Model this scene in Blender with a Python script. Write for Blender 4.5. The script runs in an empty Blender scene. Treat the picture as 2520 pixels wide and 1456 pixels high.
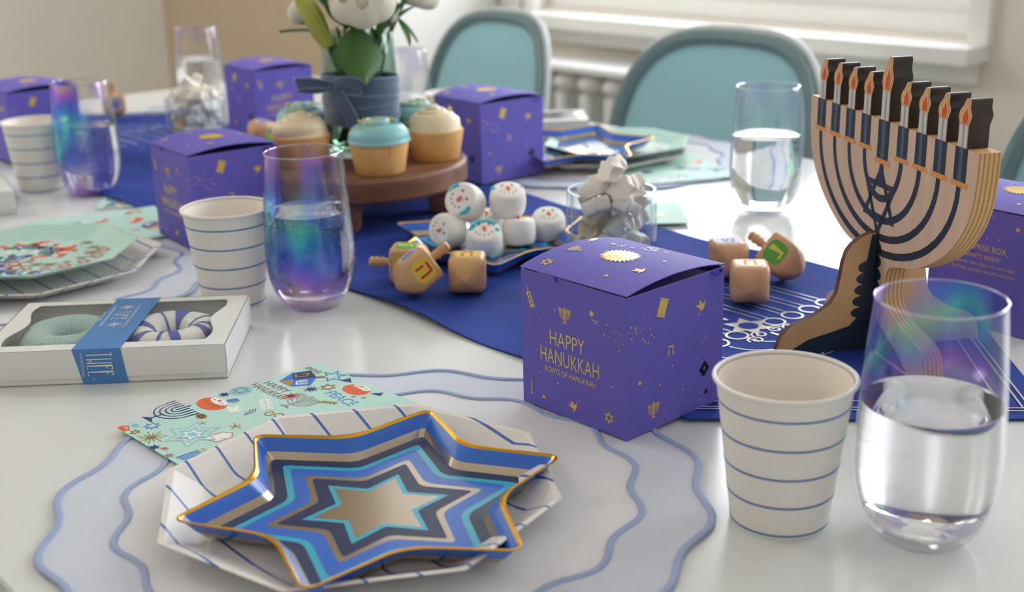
import bpy, math, random
from mathutils import Vector, Matrix
from mathutils.geometry import tessellate_polygon
PI = math.pi
random.seed(7)
sc = bpy.context.scene
COL = sc.collection

# ------------------------------------------------------------------ camera, world, lights, exposure
CAM_F, CAM_P, CAM_R, CAM_H = 3064.3, 0.3138, -0.0250, 0.3532
fw = Vector((0, math.cos(CAM_P), -math.sin(CAM_P)))
up0 = Vector((0, math.sin(CAM_P), math.cos(CAM_P)))
ri = Vector((1, 0, 0)) * math.cos(CAM_R) + up0 * math.sin(CAM_R)
up = Vector((1, 0, 0)) * -math.sin(CAM_R) + up0 * math.cos(CAM_R)
cd = bpy.data.cameras.new('camera')
cam = bpy.data.objects.new('camera', cd)
COL.objects.link(cam)
cam.matrix_world = Matrix(((ri.x, up.x, -fw.x, 0), (ri.y, up.y, -fw.y, 0), (ri.z, up.z, -fw.z, CAM_H), (0, 0, 0, 1)))
cd.sensor_width = 36
cd.lens = CAM_F * 36 / 2520
cd.clip_start = 0.05
cd.dof.use_dof = True
cd.dof.focus_distance = 0.89
cd.dof.aperture_fstop = 6.3
sc.camera = cam

w = bpy.data.worlds.new('overcast')
sc.world = w
w.use_nodes = True
w.node_tree.nodes['Background'].inputs[0].default_value = (0.98, 0.99, 1.0, 1)
w.node_tree.nodes['Background'].inputs[1].default_value = 1.5

# room frame: local x = across the table (v), local y = along the table (u)
YAW = math.radians(40.54)
U2 = Vector((-math.sin(YAW), math.cos(YAW)))
V2 = Vector((math.cos(YAW), math.sin(YAW)))
def uv(u, v, z=0.0):
    p = U2 * u + V2 * v
    return Vector((p.x, p.y, z))

def window_light(name, uc, power):
    l = bpy.data.lights.new(name, 'AREA')
    l.shape = 'RECTANGLE'; l.size = 1.3; l.size_y = 1.35; l.energy = power
    l.color = (0.96, 0.98, 1.0)
    o = bpy.data.objects.new(name, l); COL.objects.link(o)
    o.location = uv(uc, 2.85, 0.82)
    d = uv(0, -1, 0)
    o.rotation_euler = d.to_track_quat('-Z', 'Z').to_euler()
window_light('daylight_window', 2.075, 118)
window_light('daylight_window', 0.30, 118)
FILL_LAMPS = [(3.45, -0.40)]  # unseen ceiling lamp, added to brighten the end wall
for lu, lv in FILL_LAMPS:
    l = bpy.data.lights.new('wall_fill_light', 'AREA'); l.shape = 'SQUARE'; l.size = .56; l.energy = 60; l.color = (1.0, .97, .92)
    o = bpy.data.objects.new('wall_fill_light', l); COL.objects.link(o); o.location = uv(lu, lv, 1.845); o.rotation_euler = (0, 0, YAW)

sc.view_settings.view_transform = 'Standard'
sc.view_settings.look = 'None'
sc.view_settings.gamma = 1
sc.view_settings.use_curve_mapping = False
sc.view_settings.exposure = -1.12
sc.cycles.transparent_max_bounces = 18
sc.cycles.max_bounces = 9
sc.cycles.diffuse_bounces = 4
sc.cycles.glossy_bounces = 4
sc.cycles.transmission_bounces = 7
sc.cycles.use_adaptive_sampling = True
sc.cycles.adaptive_threshold = 0.085
sc.cycles.adaptive_min_samples = 12
sc.cycles.use_light_tree = False
sc.cycles.caustics_refractive = True
sc.cycles.caustics_reflective = True

# ------------------------------------------------------------------ materials
def lin(c):
    return tuple(((x / 255) / 12.92 if x / 255 <= 0.04045 else ((x / 255 + 0.055) / 1.055) ** 2.4) for x in c) + (1,)
MATS = {}
def M(name, col, rough=0.5, metal=0.0, spec=0.5, coat=0.0, bump=None, var=None, sheen=0.0, sub=0.0):
    """bump=(scale,strength,dist) var=(scale,colour2,contrast)"""
    if name in MATS: return MATS[name]
    m = bpy.data.materials.new(name); m.use_nodes = True
    nt = m.node_tree; b = nt.nodes['Principled BSDF']
    b.inputs['Base Color'].default_value = lin(col)
    b.inputs['Roughness'].default_value = rough
    b.inputs['Metallic'].default_value = metal
    b.inputs['Specular IOR Level'].default_value = spec
    b.inputs['Coat Weight'].default_value = coat
    b.inputs['Coat Roughness'].default_value = 0.08
    b.inputs['Sheen Weight'].default_value = sheen
    if sub:
        b.inputs['Subsurface Weight'].default_value = sub
        b.inputs['Subsurface Radius'].default_value = (0.01, 0.006, 0.004)
        b.inputs['Subsurface Scale'].default_value = 0.5
    if bump or var:
        tc = nt.nodes.new('ShaderNodeTexCoord')
    if bump:
        n = nt.nodes.new('ShaderNodeTexNoise'); n.inputs['Scale'].default_value = bump[0]
        n.inputs['Detail'].default_value = 3
        bp = nt.nodes.new('ShaderNodeBump'); bp.inputs['Strength'].default_value = bump[1]; bp.inputs['Distance'].default_value = bump[2]
        nt.links.new(tc.outputs['Object'], n.inputs['Vector'])
        nt.links.new(n.outputs['Fac'], bp.inputs['Height'])
        nt.links.new(bp.outputs['Normal'], b.inputs['Normal'])
    if var:
        n2 = nt.nodes.new('ShaderNodeTexNoise'); n2.inputs['Scale'].default_value = var[0]
        r = nt.nodes.new('ShaderNodeValToRGB')
        r.color_ramp.elements[0].position = 0.5 - var[2]; r.color_ramp.elements[1].position = 0.5 + var[2]
        r.color_ramp.elements[0].color = lin(col); r.color_ramp.elements[1].color = lin(var[1])
        nt.links.new(tc.outputs['Object'], n2.inputs['Vector'])
        nt.links.new(n2.outputs['Fac'], r.inputs['Fac'])
        nt.links.new(r.outputs['Color'], b.inputs['Base Color'])
    MATS[name] = m
    return m

def wood_mat(name, c1, c2, rough=0.5, axis='X', stretch=12, scale=14, bands=6.0):
    if name in MATS: return MATS[name]
    m = M(name, c1, rough)
    nt = m.node_tree; b = nt.nodes['Principled BSDF']
    tc = nt.nodes.new('ShaderNodeTexCoord'); mp = nt.nodes.new('ShaderNodeMapping')
    s = [stretch * scale / 10.0] * 3; s['XYZ'.index(axis)] = scale / 10.0
    mp.inputs['Scale'].default_value = s
    n = nt.nodes.new('ShaderNodeTexNoise'); n.inputs['Scale'].default_value = bands; n.inputs['Detail'].default_value = 5
    n.inputs['Distortion'].default_value = 0.6
    r = nt.nodes.new('ShaderNodeValToRGB')
    r.color_ramp.elements[0].position = 0.34; r.color_ramp.elements[1].position = 0.68
    r.color_ramp.elements[0].color = lin(c1); r.color_ramp.elements[1].color = lin(c2)
    nt.links.new(tc.outputs['Object'], mp.inputs['Vector']); nt.links.new(mp.outputs['Vector'], n.inputs['Vector'])
    nt.links.new(n.outputs['Fac'], r.inputs['Fac']); nt.links.new(r.outputs['Color'], b.inputs['Base Color'])
    return m

def stripe_mat(name, base, stripe, angle, spacing, width, rough=0.4, phase=0.0, axis=None, coat=0.2):
    """printed parallel stripes across an object's local plane (or along one axis)"""
    if name in MATS: return MATS[name]
    m = M(name, base, rough, coat=coat); nt = m.node_tree; b = nt.nodes['Principled BSDF']
    tc = nt.nodes.new('ShaderNodeTexCoord')
    d = nt.nodes.new('ShaderNodeVectorMath'); d.operation = 'DOT_PRODUCT'
    d.inputs[1].default_value = axis if axis else (math.cos(angle), math.sin(angle), 0)
    a = nt.nodes.new('ShaderNodeMath'); a.operation = 'MULTIPLY_ADD'; a.inputs[1].default_value = 1 / spacing; a.inputs[2].default_value = 100 + phase
    f = nt.nodes.new('ShaderNodeMath'); f.operation = 'FRACT'
    l = nt.nodes.new('ShaderNodeMath'); l.operation = 'LESS_THAN'; l.inputs[1].default_value = width / spacing
    mx = nt.nodes.new('ShaderNodeMix'); mx.data_type = 'RGBA'
    mx.inputs[6].default_value = lin(base); mx.inputs[7].default_value = lin(stripe)
    L = nt.links.new
    L(tc.outputs['Object'], d.inputs[0]); L(d.outputs['Value'], a.inputs[0]); L(a.outputs[0], f.inputs[0]); L(f.outputs[0], l.inputs[0])
    L(l.outputs[0], mx.inputs[0]); L(mx.outputs[2], b.inputs['Base Color'])
    return m

def glass_mat(name, tint=(255, 255, 255), irid=None, ior=1.45, rough=0.02, edge=.8):
    """thin clear glass wall; irid=(strength, seed, zlo, zhi) adds a lustre coating of colour bands"""
    if name in MATS: return MATS[name]
    m = bpy.data.materials.new(name); m.use_nodes = True
    nt = m.node_tree; nt.nodes.clear(); N = nt.nodes.new; L = nt.links.new
    out = N('ShaderNodeOutputMaterial'); tr = N('ShaderNodeBsdfTransparent'); gl = N('ShaderNodeBsdfGlossy')
    lw = N('ShaderNodeLayerWeight'); lw.inputs[0].default_value = .5
    p5 = N('ShaderNodeMath'); p5.operation = 'POWER'; p5.inputs[1].default_value = 4.0; L(lw.outputs['Facing'], p5.inputs[0])
    fr = N('ShaderNodeMath'); fr.operation = 'MULTIPLY_ADD'; fr.inputs[1].default_value = edge; fr.inputs[2].default_value = ((ior - 1)/(ior + 1))**2; L(p5.outputs[0], fr.inputs[0])
    tr.inputs[0].default_value = lin(tint); gl.inputs['Roughness'].default_value = rough
    mx = N('ShaderNodeMixShader')
    L(fr.outputs[0], mx.inputs[0]); L(tr.outputs[0], mx.inputs[1]); L(gl.outputs[0], mx.inputs[2])
    res = mx
    if irid:
        st, seed, zlo, zhi, mlo, side = irid
        tc = N('ShaderNodeTexCoord'); sp = N('ShaderNodeSeparateXYZ'); L(tc.outputs['Object'], sp.inputs[0])
        mp = N('ShaderNodeMapping'); mp.inputs['Location'].default_value = (seed, seed * 1.7, 0); mp.inputs['Scale'].default_value = (26, 26, 15)
        L(tc.outputs['Object'], mp.inputs[0])
        no = N('ShaderNodeTexNoise'); no.inputs['Scale'].default_value = 1.0; no.inputs['Detail'].default_value = 0; no.inputs['Distortion'].default_value = .8
        L(mp.outputs[0], no.inputs['Vector'])
        mr = N('ShaderNodeMapRange'); mr.inputs[1].default_value = zlo; mr.inputs[2].default_value = zhi
        L(sp.outputs['Z'], mr.inputs[0])
        ad = N('ShaderNodeMath'); ad.operation = 'MULTIPLY_ADD'; ad.inputs[1].default_value = 0.55
        L(no.outputs['Fac'], ad.inputs[0]); L(mr.outputs[0], ad.inputs[2])
        sb = N('ShaderNodeMath'); sb.operation = 'SUBTRACT'; sb.inputs[1].default_value = 0.27
        L(ad.outputs[0], sb.inputs[0])
        cr = N('ShaderNodeValToRGB'); e = cr.color_ramp.elements
        pal = [(0.0, (235, 190, 245)), (0.14, (170, 90, 235)), (0.26, (70, 100, 235)), (0.40, (40, 190, 235)), (0.52, (80, 225, 215)), (0.62, (60, 160, 240)), (0.76, (90, 110, 235)), (0.88, (190, 110, 235)), (1.0, (240, 180, 190))]
        e[0].position, e[0].color = pal[0][0], lin(pal[0][1]); e[1].position, e[1].color = pal[-1][0], lin(pal[-1][1])
        for p, c in pal[1:-1]:
            q = e.new(p); q.color = lin(c)
        L(sb.outputs[0], cr.inputs[0])
        no2 = N('ShaderNodeTexNoise'); no2.inputs['Scale'].default_value = 0.75; no2.inputs['Detail'].default_value = 1
        mp2 = N('ShaderNodeMapping'); mp2.inputs['Location'].default_value = (seed * 3.1, 5, seed); mp2.inputs['Scale'].default_value = (26, 26, 13)
        L(tc.outputs['Object'], mp2.inputs[0]); L(mp2.outputs[0], no2.inputs['Vector'])
        mk = N('ShaderNodeValToRGB'); mk.color_ramp.elements[0].position = .40; mk.color_ramp.elements[1].position = .56
        L(no2.outputs['Fac'], mk.inputs[0])
        # the coating lies on local +X side most strongly
        sd = N('ShaderNodeMapRange'); sd.inputs[1].default_value = -0.030; sd.inputs[2].default_value = 0.022; L(sp.outputs['X'], sd.inputs[0])
        ms = N('ShaderNodeMath'); ms.operation = 'MULTIPLY'; L(mk.outputs[0], ms.inputs[0]); L(sd.outputs[0], ms.inputs[1])
        zm = N('ShaderNodeMapRange'); zm.inputs[1].default_value = mlo - .008; zm.inputs[2].default_value = mlo + .008; zm.inputs[4].default_value = st; L(sp.outputs['Z'], zm.inputs[0])
        m2 = N('ShaderNodeMath'); m2.operation = 'MULTIPLY'; L(zm.outputs[0], m2.inputs[1]); L(ms.outputs[0], m2.inputs[0])
        g2 = N('ShaderNodeBsdfGlossy'); g2.inputs['Roughness'].default_value = 0.25; L(cr.outputs[0], g2.inputs[0])
        mx2 = N('ShaderNodeMixShader'); L(m2.outputs[0], mx2.inputs[0]); L(mx.outputs[0], mx2.inputs[1]); L(g2.outputs[0], mx2.inputs[2])
        res = mx2
    L(res.outputs[0], out.inputs[0])
    MATS[name] = m
    return m

def water_mat(name='water', tint=(252, 253, 255), ior=1.33):
    if name in MATS: return MATS[name]
    m = M(name, tint, 0.0); b = m.node_tree.nodes['Principled BSDF']
    b.inputs['Transmission Weight'].default_value = 1; b.inputs['IOR'].default_value = ior
    return m

# ------------------------------------------------------------------ geometry helpers
class G:
    def __init__(s): s.v = []; s.f = []; s.m = []; s.T = Matrix.Identity(4)
    def add(s, vs, fs, mi=0):
        o = len(s.v); s.v += [tuple(s.T @ Vector(p)) for p in vs]
        s.f += [tuple(i + o for i in f) for f in fs]; s.m += [mi] * len(fs); return s
    def box(s, x0, x1, y0, y1, z0, z1, mi=0):
        return s.add([(x0,y0,z0),(x1,y0,z0),(x1,y1,z0),(x0,y1,z0),(x0,y0,z1),(x1,y0,z1),(x1,y1,z1),(x0,y1,z1)],
                     [(0,3,2,1),(4,5,6,7),(0,1,5,4),(1,2,6,5),(2,3,7,6),(3,0,4,7)], mi)
    def lathe(s, prof, n=48, mi=0, wob=None, closed=False):
        """prof: (r,z) list. wob(i,n,k) -> radius factor"""
        vs = []; fs = []; K = len(prof)
        for k, (r, z) in enumerate(prof):
            for i in range(n):
                a = 2 * PI * i / n; q = r * (wob(a, k) if wob else 1)
                vs.append((q * math.cos(a), q * math.sin(a), z))
        for k in range(K if closed else K - 1):
            k2 = (k + 1) % K
            for i in range(n):
                j = (i + 1) % n
                fs.append((k*n+i, k*n+j, k2*n+j, k2*n+i))
        return s.add(vs, fs, mi)
    def loops(s, loops, mis=None, cap0=False, cap1=False, closed=True):
        """bridge successive loops of 3-D points"""
        n = len(loops[0]); vs = [p for l in loops for p in l]; o = len(s.v)
        s.v += [tuple(s.T @ Vector(p)) for p in vs]
        for k in range(len(loops) - 1):
            for i in range(n if closed else n - 1):
                j = (i + 1) % n
                s.f.append((o+k*n+i, o+k*n+j, o+(k+1)*n+j, o+(k+1)*n+i)); s.m.append(mis[k] if mis else 0)
        def cap(k, mi, flip):
            pts = [Vector(p) for p in loops[k]]
            for t in tessellate_polygon([pts]):
                s.f.append(tuple(o + k*n + i for i in t)); s.m.append(mi)
        if cap0: cap(0, mis[0] if mis else 0, True)
        if cap1: cap(len(loops)-1, mis[-1] if mis else 0, False)
        return s
    def prism(s, poly, z0, z1, mi=0, mside=None):
        n = len(poly); o = len(s.v)
        s.v += [tuple(s.T @ Vector((p[0], p[1], z0))) for p in poly] + [tuple(s.T @ Vector((p[0], p[1], z1))) for p in poly]
        for i in range(n):
            j = (i + 1) % n; s.f.append((o+i, o+j, o+n+j, o+n+i)); s.m.append(mi if mside is None else mside)
        for t in tessellate_polygon([[Vector((p[0], p[1], 0)) for p in poly]]):
            s.f.append(tuple(o+i for i in reversed(t))); s.m.append(mi)
            s.f.append(tuple(o+n+i for i in t)); s.m.append(mi)
        return s
    def tube(s, path, r, n=8, mi=0, closed=False, caps=True, flat=1.0):
        P = [Vector(p) for p in path]; K = len(P); rings = []
        ref = Vector((0, 0, 1)); prev = None
        for k in range(K):
            if closed: t = P[(k+1) % K] - P[k-1]
            else: t = P[min(k+1, K-1)] - P[max(k-1, 0)]
            t.normalize()
            if prev is None:
                a = ref if abs(t.dot(ref)) < .9 else Vector((1, 0, 0))
                nx = t.cross(a).normalized()
            else:
                nx = (prev - t * prev.dot(t)).normalized()
            prev = nx; ny = t.cross(nx)
            rr = r[k] if isinstance(r, (list, tuple)) else r
            rings.append([P[k] + (nx * math.cos(2*PI*i/n) + ny * (math.sin(2*PI*i/n) * flat)) * rr for i in range(n)])
        if closed: rings.append(rings[0])
        return s.loops(rings, [mi] * (len(rings)), cap0=caps and not closed, cap1=caps and not closed)
    def ball(s, c, rx, ry=None, rz=None, n=12, k=8, mi=0):
        ry = ry or rx; rz = rz or rx; vs = []; fs = []
        for a in range(k + 1):
            p = PI * a / k
            for i in range(n):
                t = 2 * PI * i / n
                vs.append((c[0] + rx*math.sin(p)*math.cos(t), c[1] + ry*math.sin(p)*math.sin(t), c[2] - rz*math.cos(p)))
        for a in range(k):
            for i in range(n):
                j = (i+1) % n; fs.append((a*n+i, a*n+j, (a+1)*n+j, (a+1)*n+i))
        return s.add(vs, fs, mi)
    def grid(s, fn, nu, nv, mi=0, closeu=False):
        vs = [fn(i / (nu if closeu else nu - 1), j / (nv - 1)) for j in range(nv) for i in range(nu)]; fs = []
        for j in range(nv - 1):
            for i in range(nu if closeu else nu - 1):
                i2 = (i + 1) % nu; fs.append((j*nu+i, j*nu+i2, (j+1)*nu+i2, (j+1)*nu+i))
        return s.add(vs, fs, mi)
    def mesh(s, name, mats, smooth=35):
        me = bpy.data.meshes.new(name); me.from_pydata(s.v, [], s.f)
        for m in (mats if isinstance(mats, (list, tuple)) else [mats]): me.materials.append(m)
        me.polygons.foreach_set('material_index', s.m)
        if smooth:
            me.polygons.foreach_set('use_smooth', [True] * len(s.f))
            me.set_sharp_from_angle(angle=math.radians(smooth))
        me.update(); return me
    def obj(s, name, mats, parent=None, loc=None, rot=None, smooth=35, solid=0.0):
        return link(name, s.mesh(name, mats, smooth), parent, loc, rot, solid)

def link(name, me, parent=None, loc=None, rot=None, solid=0.0):
    o = bpy.data.objects.new(name, me); COL.objects.link(o)
    if parent is not None: o.parent = parent
    if loc is not None: o.location = loc
    if rot is not None: o.rotation_euler = rot
    if solid:
        md = o.modifiers.new('thickness', 'SOLIDIFY'); md.thickness = abs(solid); md.offset = 1 if solid > 0 else -1
        es = o.modifiers.new('edges', 'EDGE_SPLIT'); es.split_angle = math.radians(40)
    return o
def tag(o, label, cat, group=None, kind=None):
    o['label'] = label
    if cat: o['category'] = cat
    if group: o['group'] = group
    if kind: o['kind'] = kind
    return o
def thing(name, label, cat, loc=(0, 0, 0), rz=0.0, group=None, mat=None):
    o = bpy.data.objects.new(name, None); COL.objects.link(o)
    o.empty_display_size = 0.02
    if mat is not None: o.matrix_world = mat
    else: o.location = loc; o.rotation_euler = (0, 0, rz)
    return tag(o, label, cat, group)
def struct(o, label=None):
    o['kind'] = 'structure'
    if label: o['label'] = label
    return o
def dup(root, loc=None, rz=None, label=None, group=None, mat=None):
    r = root.copy(); COL.objects.link(r)
    if mat is not None: r.matrix_world = mat
    if loc is not None: r.location = loc
    if rz is not None: r.rotation_euler = (0, 0, rz)
    if label: r['label'] = label
    if group: r['group'] = group
    for ch in list(root.children):
        c = ch.copy(); COL.objects.link(c); c.parent = r
        for g in list(ch.children):
            d = g.copy(); COL.objects.link(d); d.parent = c
    return r
def rrect(w, h, r, n=6):
    out = []
    for cx, cy, a0 in ((w/2-r, h/2-r, 0), (-w/2+r, h/2-r, PI/2), (-w/2+r, -h/2+r, PI), (w/2-r, -h/2+r, 1.5*PI)):
        for i in range(n + 1):
            a = a0 + PI/2 * i / n; out.append((cx + r*math.cos(a), cy + r*math.sin(a)))
    return out
def spline(pts, n=8, closed=False):
    P = [Vector(p) for p in pts]; K = len(P); out = []
    for k in range(K if closed else K - 1):
        if closed: p0, p1, p2, p3 = P[k-1], P[k], P[(k+1) % K], P[(k+2) % K]
        else: p0, p1, p2, p3 = P[max(k-1, 0)], P[k], P[k+1], P[min(k+2, K-1)]
        for i in range(n):
            t = i / n
            out.append(0.5 * ((2*p1) + (p2-p0)*t + (2*p0-5*p1+4*p2-p3)*t*t + (3*p1-p0-3*p2+p3)*t**3))
    if not closed: out.append(P[-1])
    return out
def axis_matrix(loc, ax, roll=0.0):
    """local +Z along ax"""
    z = Vector(ax).normalized(); h = Vector((0, 0, 1)) if abs(z.z) < .95 else Vector((0, 1, 0))
    y = (h - z * h.dot(z)).normalized(); x = y.cross(z)
    m = Matrix(((x.x, y.x, z.x, 0), (x.y, y.y, z.y, 0), (x.z, y.z, z.z, 0), (0, 0, 0, 1)))
    return Matrix.Translation(loc) @ m @ Matrix.Rotation(roll, 4, 'Z')

# flat print (lettering, icons) laid on a surface
FONT_CACHE = {}
def text_mesh(s, offset=0.0):
    key = (s, offset)
    if key in FONT_CACHE: return FONT_CACHE[key]
    cu = bpy.data.curves.new('lettering', 'FONT'); cu.body = s; cu.size = 1; cu.offset = offset; cu.resolution_u = 3
    o = bpy.data.objects.new('lettering', cu); COL.objects.link(o)
    dg = bpy.context.evaluated_depsgraph_get(); dg.update()
    me = bpy.data.meshes.new_from_object(o.evaluated_get(dg))
    vs = [(v.co.x, v.co.y) for v in me.vertices]; fs = [tuple(p.vertices) for p in me.polygons]
    bpy.data.objects.remove(o); bpy.data.curves.remove(cu); bpy.data.meshes.remove(me)
    FONT_CACHE[key] = (vs, fs); return vs, fs
class Print:
    def __init__(s): s.v = []; s.f = []; s.m = []; s.t = (0, 0, 0, 1, 1); s.lay = 0
    def at(s, x=0, y=0, a=0, sx=1, sy=None): s.t = (x, y, a, sx, sx if sy is None else sy); return s
    def _a(s, vs, fs, mi):
        ox, oy, a, sx, sy = s.t; c, d = math.cos(a), math.sin(a); o = len(s.v)
        for x, y in vs:
            x *= sx; y *= sy; s.v.append((ox + x*c - y*d, oy + x*d + y*c, s.lay))
        s.f += [tuple(i + o for i in f) for f in fs]; s.m += [mi] * len(fs); return s
    def poly(s, pts, mi=0):
        return s._a(pts, [tuple(t) for t in tessellate_polygon([[Vector((p[0], p[1], 0)) for p in pts]])], mi)
    def disc(s, x, y, r, mi=0, n=10, ry=None):
        ry = ry or r
        return s._a([(x + r*math.cos(2*PI*i/n), y + ry*math.sin(2*PI*i/n)) for i in range(n)], [tuple(range(n))], mi)
    def star(s, x, y, ro, rin, n=6, rot=PI/2, mi=0):
        return s._a([(x, y)] + [(x + (ro if i % 2 == 0 else rin)*math.cos(rot + PI*i/n), y + (ro if i % 2 == 0 else rin)*math.sin(rot + PI*i/n)) for i in range(2*n)],
                    [(0, i + 1, (i + 1) % (2*n) + 1) for i in range(2*n)], mi)
    def stroke(s, pts, w, mi=0, closed=False):
        P = [Vector((p[0], p[1])) for p in pts]; K = len(P); vs = []
        for k in range(K):
            a = P[k-1] if (k or closed) else P[k]; b = P[(k+1) % K] if (k < K-1 or closed) else P[k]
            t = (b - a); t = t.normalized() if t.length > 1e-9 else Vector((1, 0)); n = Vector((-t.y, t.x)) * (w/2)
            if 0 < k < K-1 or closed:
                t1 = (P[k]-P[k-1]).normalized(); n *= min(2.2, 1 / max(.3, abs(t.dot(t1))))
            vs += [tuple(P[k] + n), tuple(P[k] - n)]
        fs = [(2*k, 2*k+1, 2*((k+1) % K)+1, 2*((k+1) % K)) for k in range(K if closed else K-1)]
        return s._a(vs, fs, mi)
    def ring(s, x, y, r, w, mi=0, n=20, ry=None, a0=0, a1=2*PI):
        ry = ry or r; full = abs(a1 - a0 - 2*PI) < 1e-6
        pts = [(x + r*math.cos(a0 + (a1-a0)*i/n), y + ry*math.sin(a0 + (a1-a0)*i/n)) for i in range(n if full else n + 1)]
        return s.stroke(pts, w, mi, full)
    def magen(s, x, y, r, w, mi=0):
        for q in (0, PI):
            s.stroke([(x + r*math.sin(q + 2*PI*i/3), y + r*math.cos(q + 2*PI*i/3)) for i in range(3)], w, mi, True)
        return s
    def burst(s, x, y, r, w, n=8, mi=0, r0=0.0):
        for i in range(n):
            a = 2*PI*i/n + .2; q = r * (1 if i % 2 == 0 else .75)
            s.stroke([(x + r0*math.cos(a), y + r0*math.sin(a)), (x + q*math.cos(a), y + q*math.sin(a))], w, mi)
        return s
    def menorah(s, x, y, h, mi=0, w=None, mc=None):
        w = w or h*.045; R = h*.46; cy = y + h*.18
        for k in range(1, 5):
            r = R*k/4; s.ring(x, cy, r, w, mi, 12, a0=PI, a1=2*PI)
            for q in (-1, 1):
                s.stroke([(x + q*r, cy), (x + q*r, cy + h*.22)], w*1.5, mi if mc is None else mc)
        s.stroke([(x, y - h*.45), (x, cy + h*.30)], w*1.6, mi)
        s.poly([(x - h*.22, y - h*.5), (x + h*.22, y - h*.5), (x + h*.05, y - h*.40), (x - h*.05, y - h*.40)], mi); return s
    def dove(s, x, y, r, mi=0, a=0.0):
        pts = [(-1.0, -.5), (-.45, -.35), (0, -.5), (.5, -.25), (.95, .05), (.6, .1), (.3, .05), (.35, .55), (.1, 1.0), (-.15, .45), (-.3, .75), (-.62, .95), (-.5, .2), (-.3, -.1)]
        c, d = math.cos(a), math.sin(a)
        return s.poly([(x + r*(p*c - q*d), y + r*(p*d + q*c)) for p, q in pts], mi)
    def branch(s, x, y, L, a, mi=0, n=4, w=None):
        w = w or L*.035; c, d = math.cos(a), math.sin(a); T = lambda p, q: (x + p*c - q*d, y + p*d + q*c)
        s.stroke([T(0, 0), T(L*.5, L*.04), T(L, 0)], w, mi)
        for i in range(n):
            p = L*(.25 + .7*i/n)
            for q in (-1, 1):
                s.poly([T(p, 0), T(p + L*.06, q*L*.12), T(p + L*.2, q*L*.14), T(p + L*.12, q*L*.03)], mi)
        return s
    def text(s, st, x, y, h, mi=0, a=0.0, sx=1.0, off=0.0, align=0.5, width=None):
        vs, fs = text_mesh(st, off)
        if not vs: return s
        x0 = min(v[0] for v in vs); x1 = max(v[0] for v in vs); y1 = 0.72
        k = h / y1; kx = k * sx if width is None else width / (x1 - x0)
        c, d = math.cos(a), math.sin(a); pts = []
        for p, q in vs:
            p = (p - x0 - (x1 - x0)*align) * kx; q = q * k
            pts.append((x + p*c - q*d, y + p*d + q*c))
        return s._a(pts, fs, mi)
    def obj(s, name, fn, mats, parent=None, label=None):
        me = bpy.data.meshes.new(name); me.from_pydata([tuple(fn(*p)) for p in s.v], [], s.f)
        for m in mats: me.materials.append(m)
        me.polygons.foreach_set('material_index', s.m); me.update()
        o = link(name, me, parent)
        if name in ('gold_print', 'printed_pattern', 'embroidery'): o['kind'] = 'stuff'
        if label: o['label'] = label
        return o
def plane(o, ex, ey, ez, lift=0.00015, step=0.00006):
    o, ex, ey, ez = map(Vector, (o, ex, ey, ez))
    return lambda x, y, l: o + ex*x + ey*y + ez*(lift + l*step)
def HEB(P, ch, x, y, h, w, mi, a=0.0):
    """a few square letters drawn with strokes, centre x,y, height h"""
    S = {'he': [[(.4,.5),(-.4,.5)], [(.36,.5),(.36,-.5)], [(-.3,.2),(-.34,-.5)]],
         'het': [[(.4,.5),(-.4,.5)], [(.36,.5),(.36,-.5)], [(-.34,.5),(-.34,-.5)]],
         'shin': [[(-.42,.5),(-.3,-.45),(.25,-.45),(.42,.5)], [(0,.5),(-.05,.0),(-.3,-.2)]],
         'nun': [[(-.05,.5),(.22,.5),(.22,-.48),(-.3,-.48)]],
         'gimel': [[(-.1,.5),(.2,.45),(.22,-.1),(.3,-.5)], [(.22,-.1),(-.25,-.45)]],
         'pe': [[(-.3,.1),(-.35,.5),(.35,.45),(.35,-.5),(-.4,-.5)], [(-.3,.1),(-.02,.1)]]}
    c, d = math.cos(a), math.sin(a)
    for st in S[ch]:
        P.stroke([(x + h*(p*c - q*d), y + h*(p*d + q*c)) for p, q in st], w, mi)
    return P

WHITE = M('white_paint', (228, 226, 220), 0.45)
GOLD = M('gold_foil', (224, 190, 92), 0.32, metal=0.3)

# ------------------------------------------------------------------ the room
FLOOR_Z = -0.74
WALLP = M('wall_paint', (230, 222, 210), 0.8, spec=0.2)
rzR = (0, 0, YAW)
def room_box(name, x0, x1, y0, y1, z0, z1, mat, parent=None):
    return G().box(x0, x1, y0, y1, z0, z1).obj(name, mat, parent, rot=None if parent else rzR, smooth=0)
struct(G().box(-1.75, 2.65, -1.6, 4.3, FLOOR_Z - .05, FLOOR_Z).obj('floor', wood_mat('floor_wood', (150, 136, 118), (168, 154, 136), .45, 'Y'), rot=rzR, smooth=0), 'wooden floor under the table')
WU = [(1.39, 2.76), (-0.38, 0.99)]
WZ0, WZ1 = 0.03, 1.55
g = G()
xs0, xs1 = 2.5, 2.68
g.box(xs0, xs1, -1.6, 4.3, FLOOR_Z, WZ0); g.box(xs0, xs1, -1.6, 4.3, WZ1, 1.9)
for a, b in ((-1.6, WU[1][0]), (WU[1][1], WU[0][0]), (WU[0][1], 4.3)): g.box(xs0, xs1, a, b, WZ0, WZ1)
struct(g.obj('wall_window', WALLP, rot=rzR, smooth=0), 'beige wall with the white framed windows')
struct(room_box('wall_end', -1.75, 2.5, 4.08, 4.3, FLOOR_Z, 1.9, M('wall_paint_lit', (240, 239, 233), .8, spec=.2)), 'beige wall at the far end of the table')  # wall paint made paler here to stand in for stronger light
struct(room_box('wall_chase', 1.95, 2.5, 2.95, 4.08, FLOOR_Z, 1.9, M('wall_paint_shaded', (190, 174, 150), .8, spec=.2)), 'boxed-out corner of the wall beside the window')  # tan tone paints in the shade of the side turned from the windows
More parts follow.
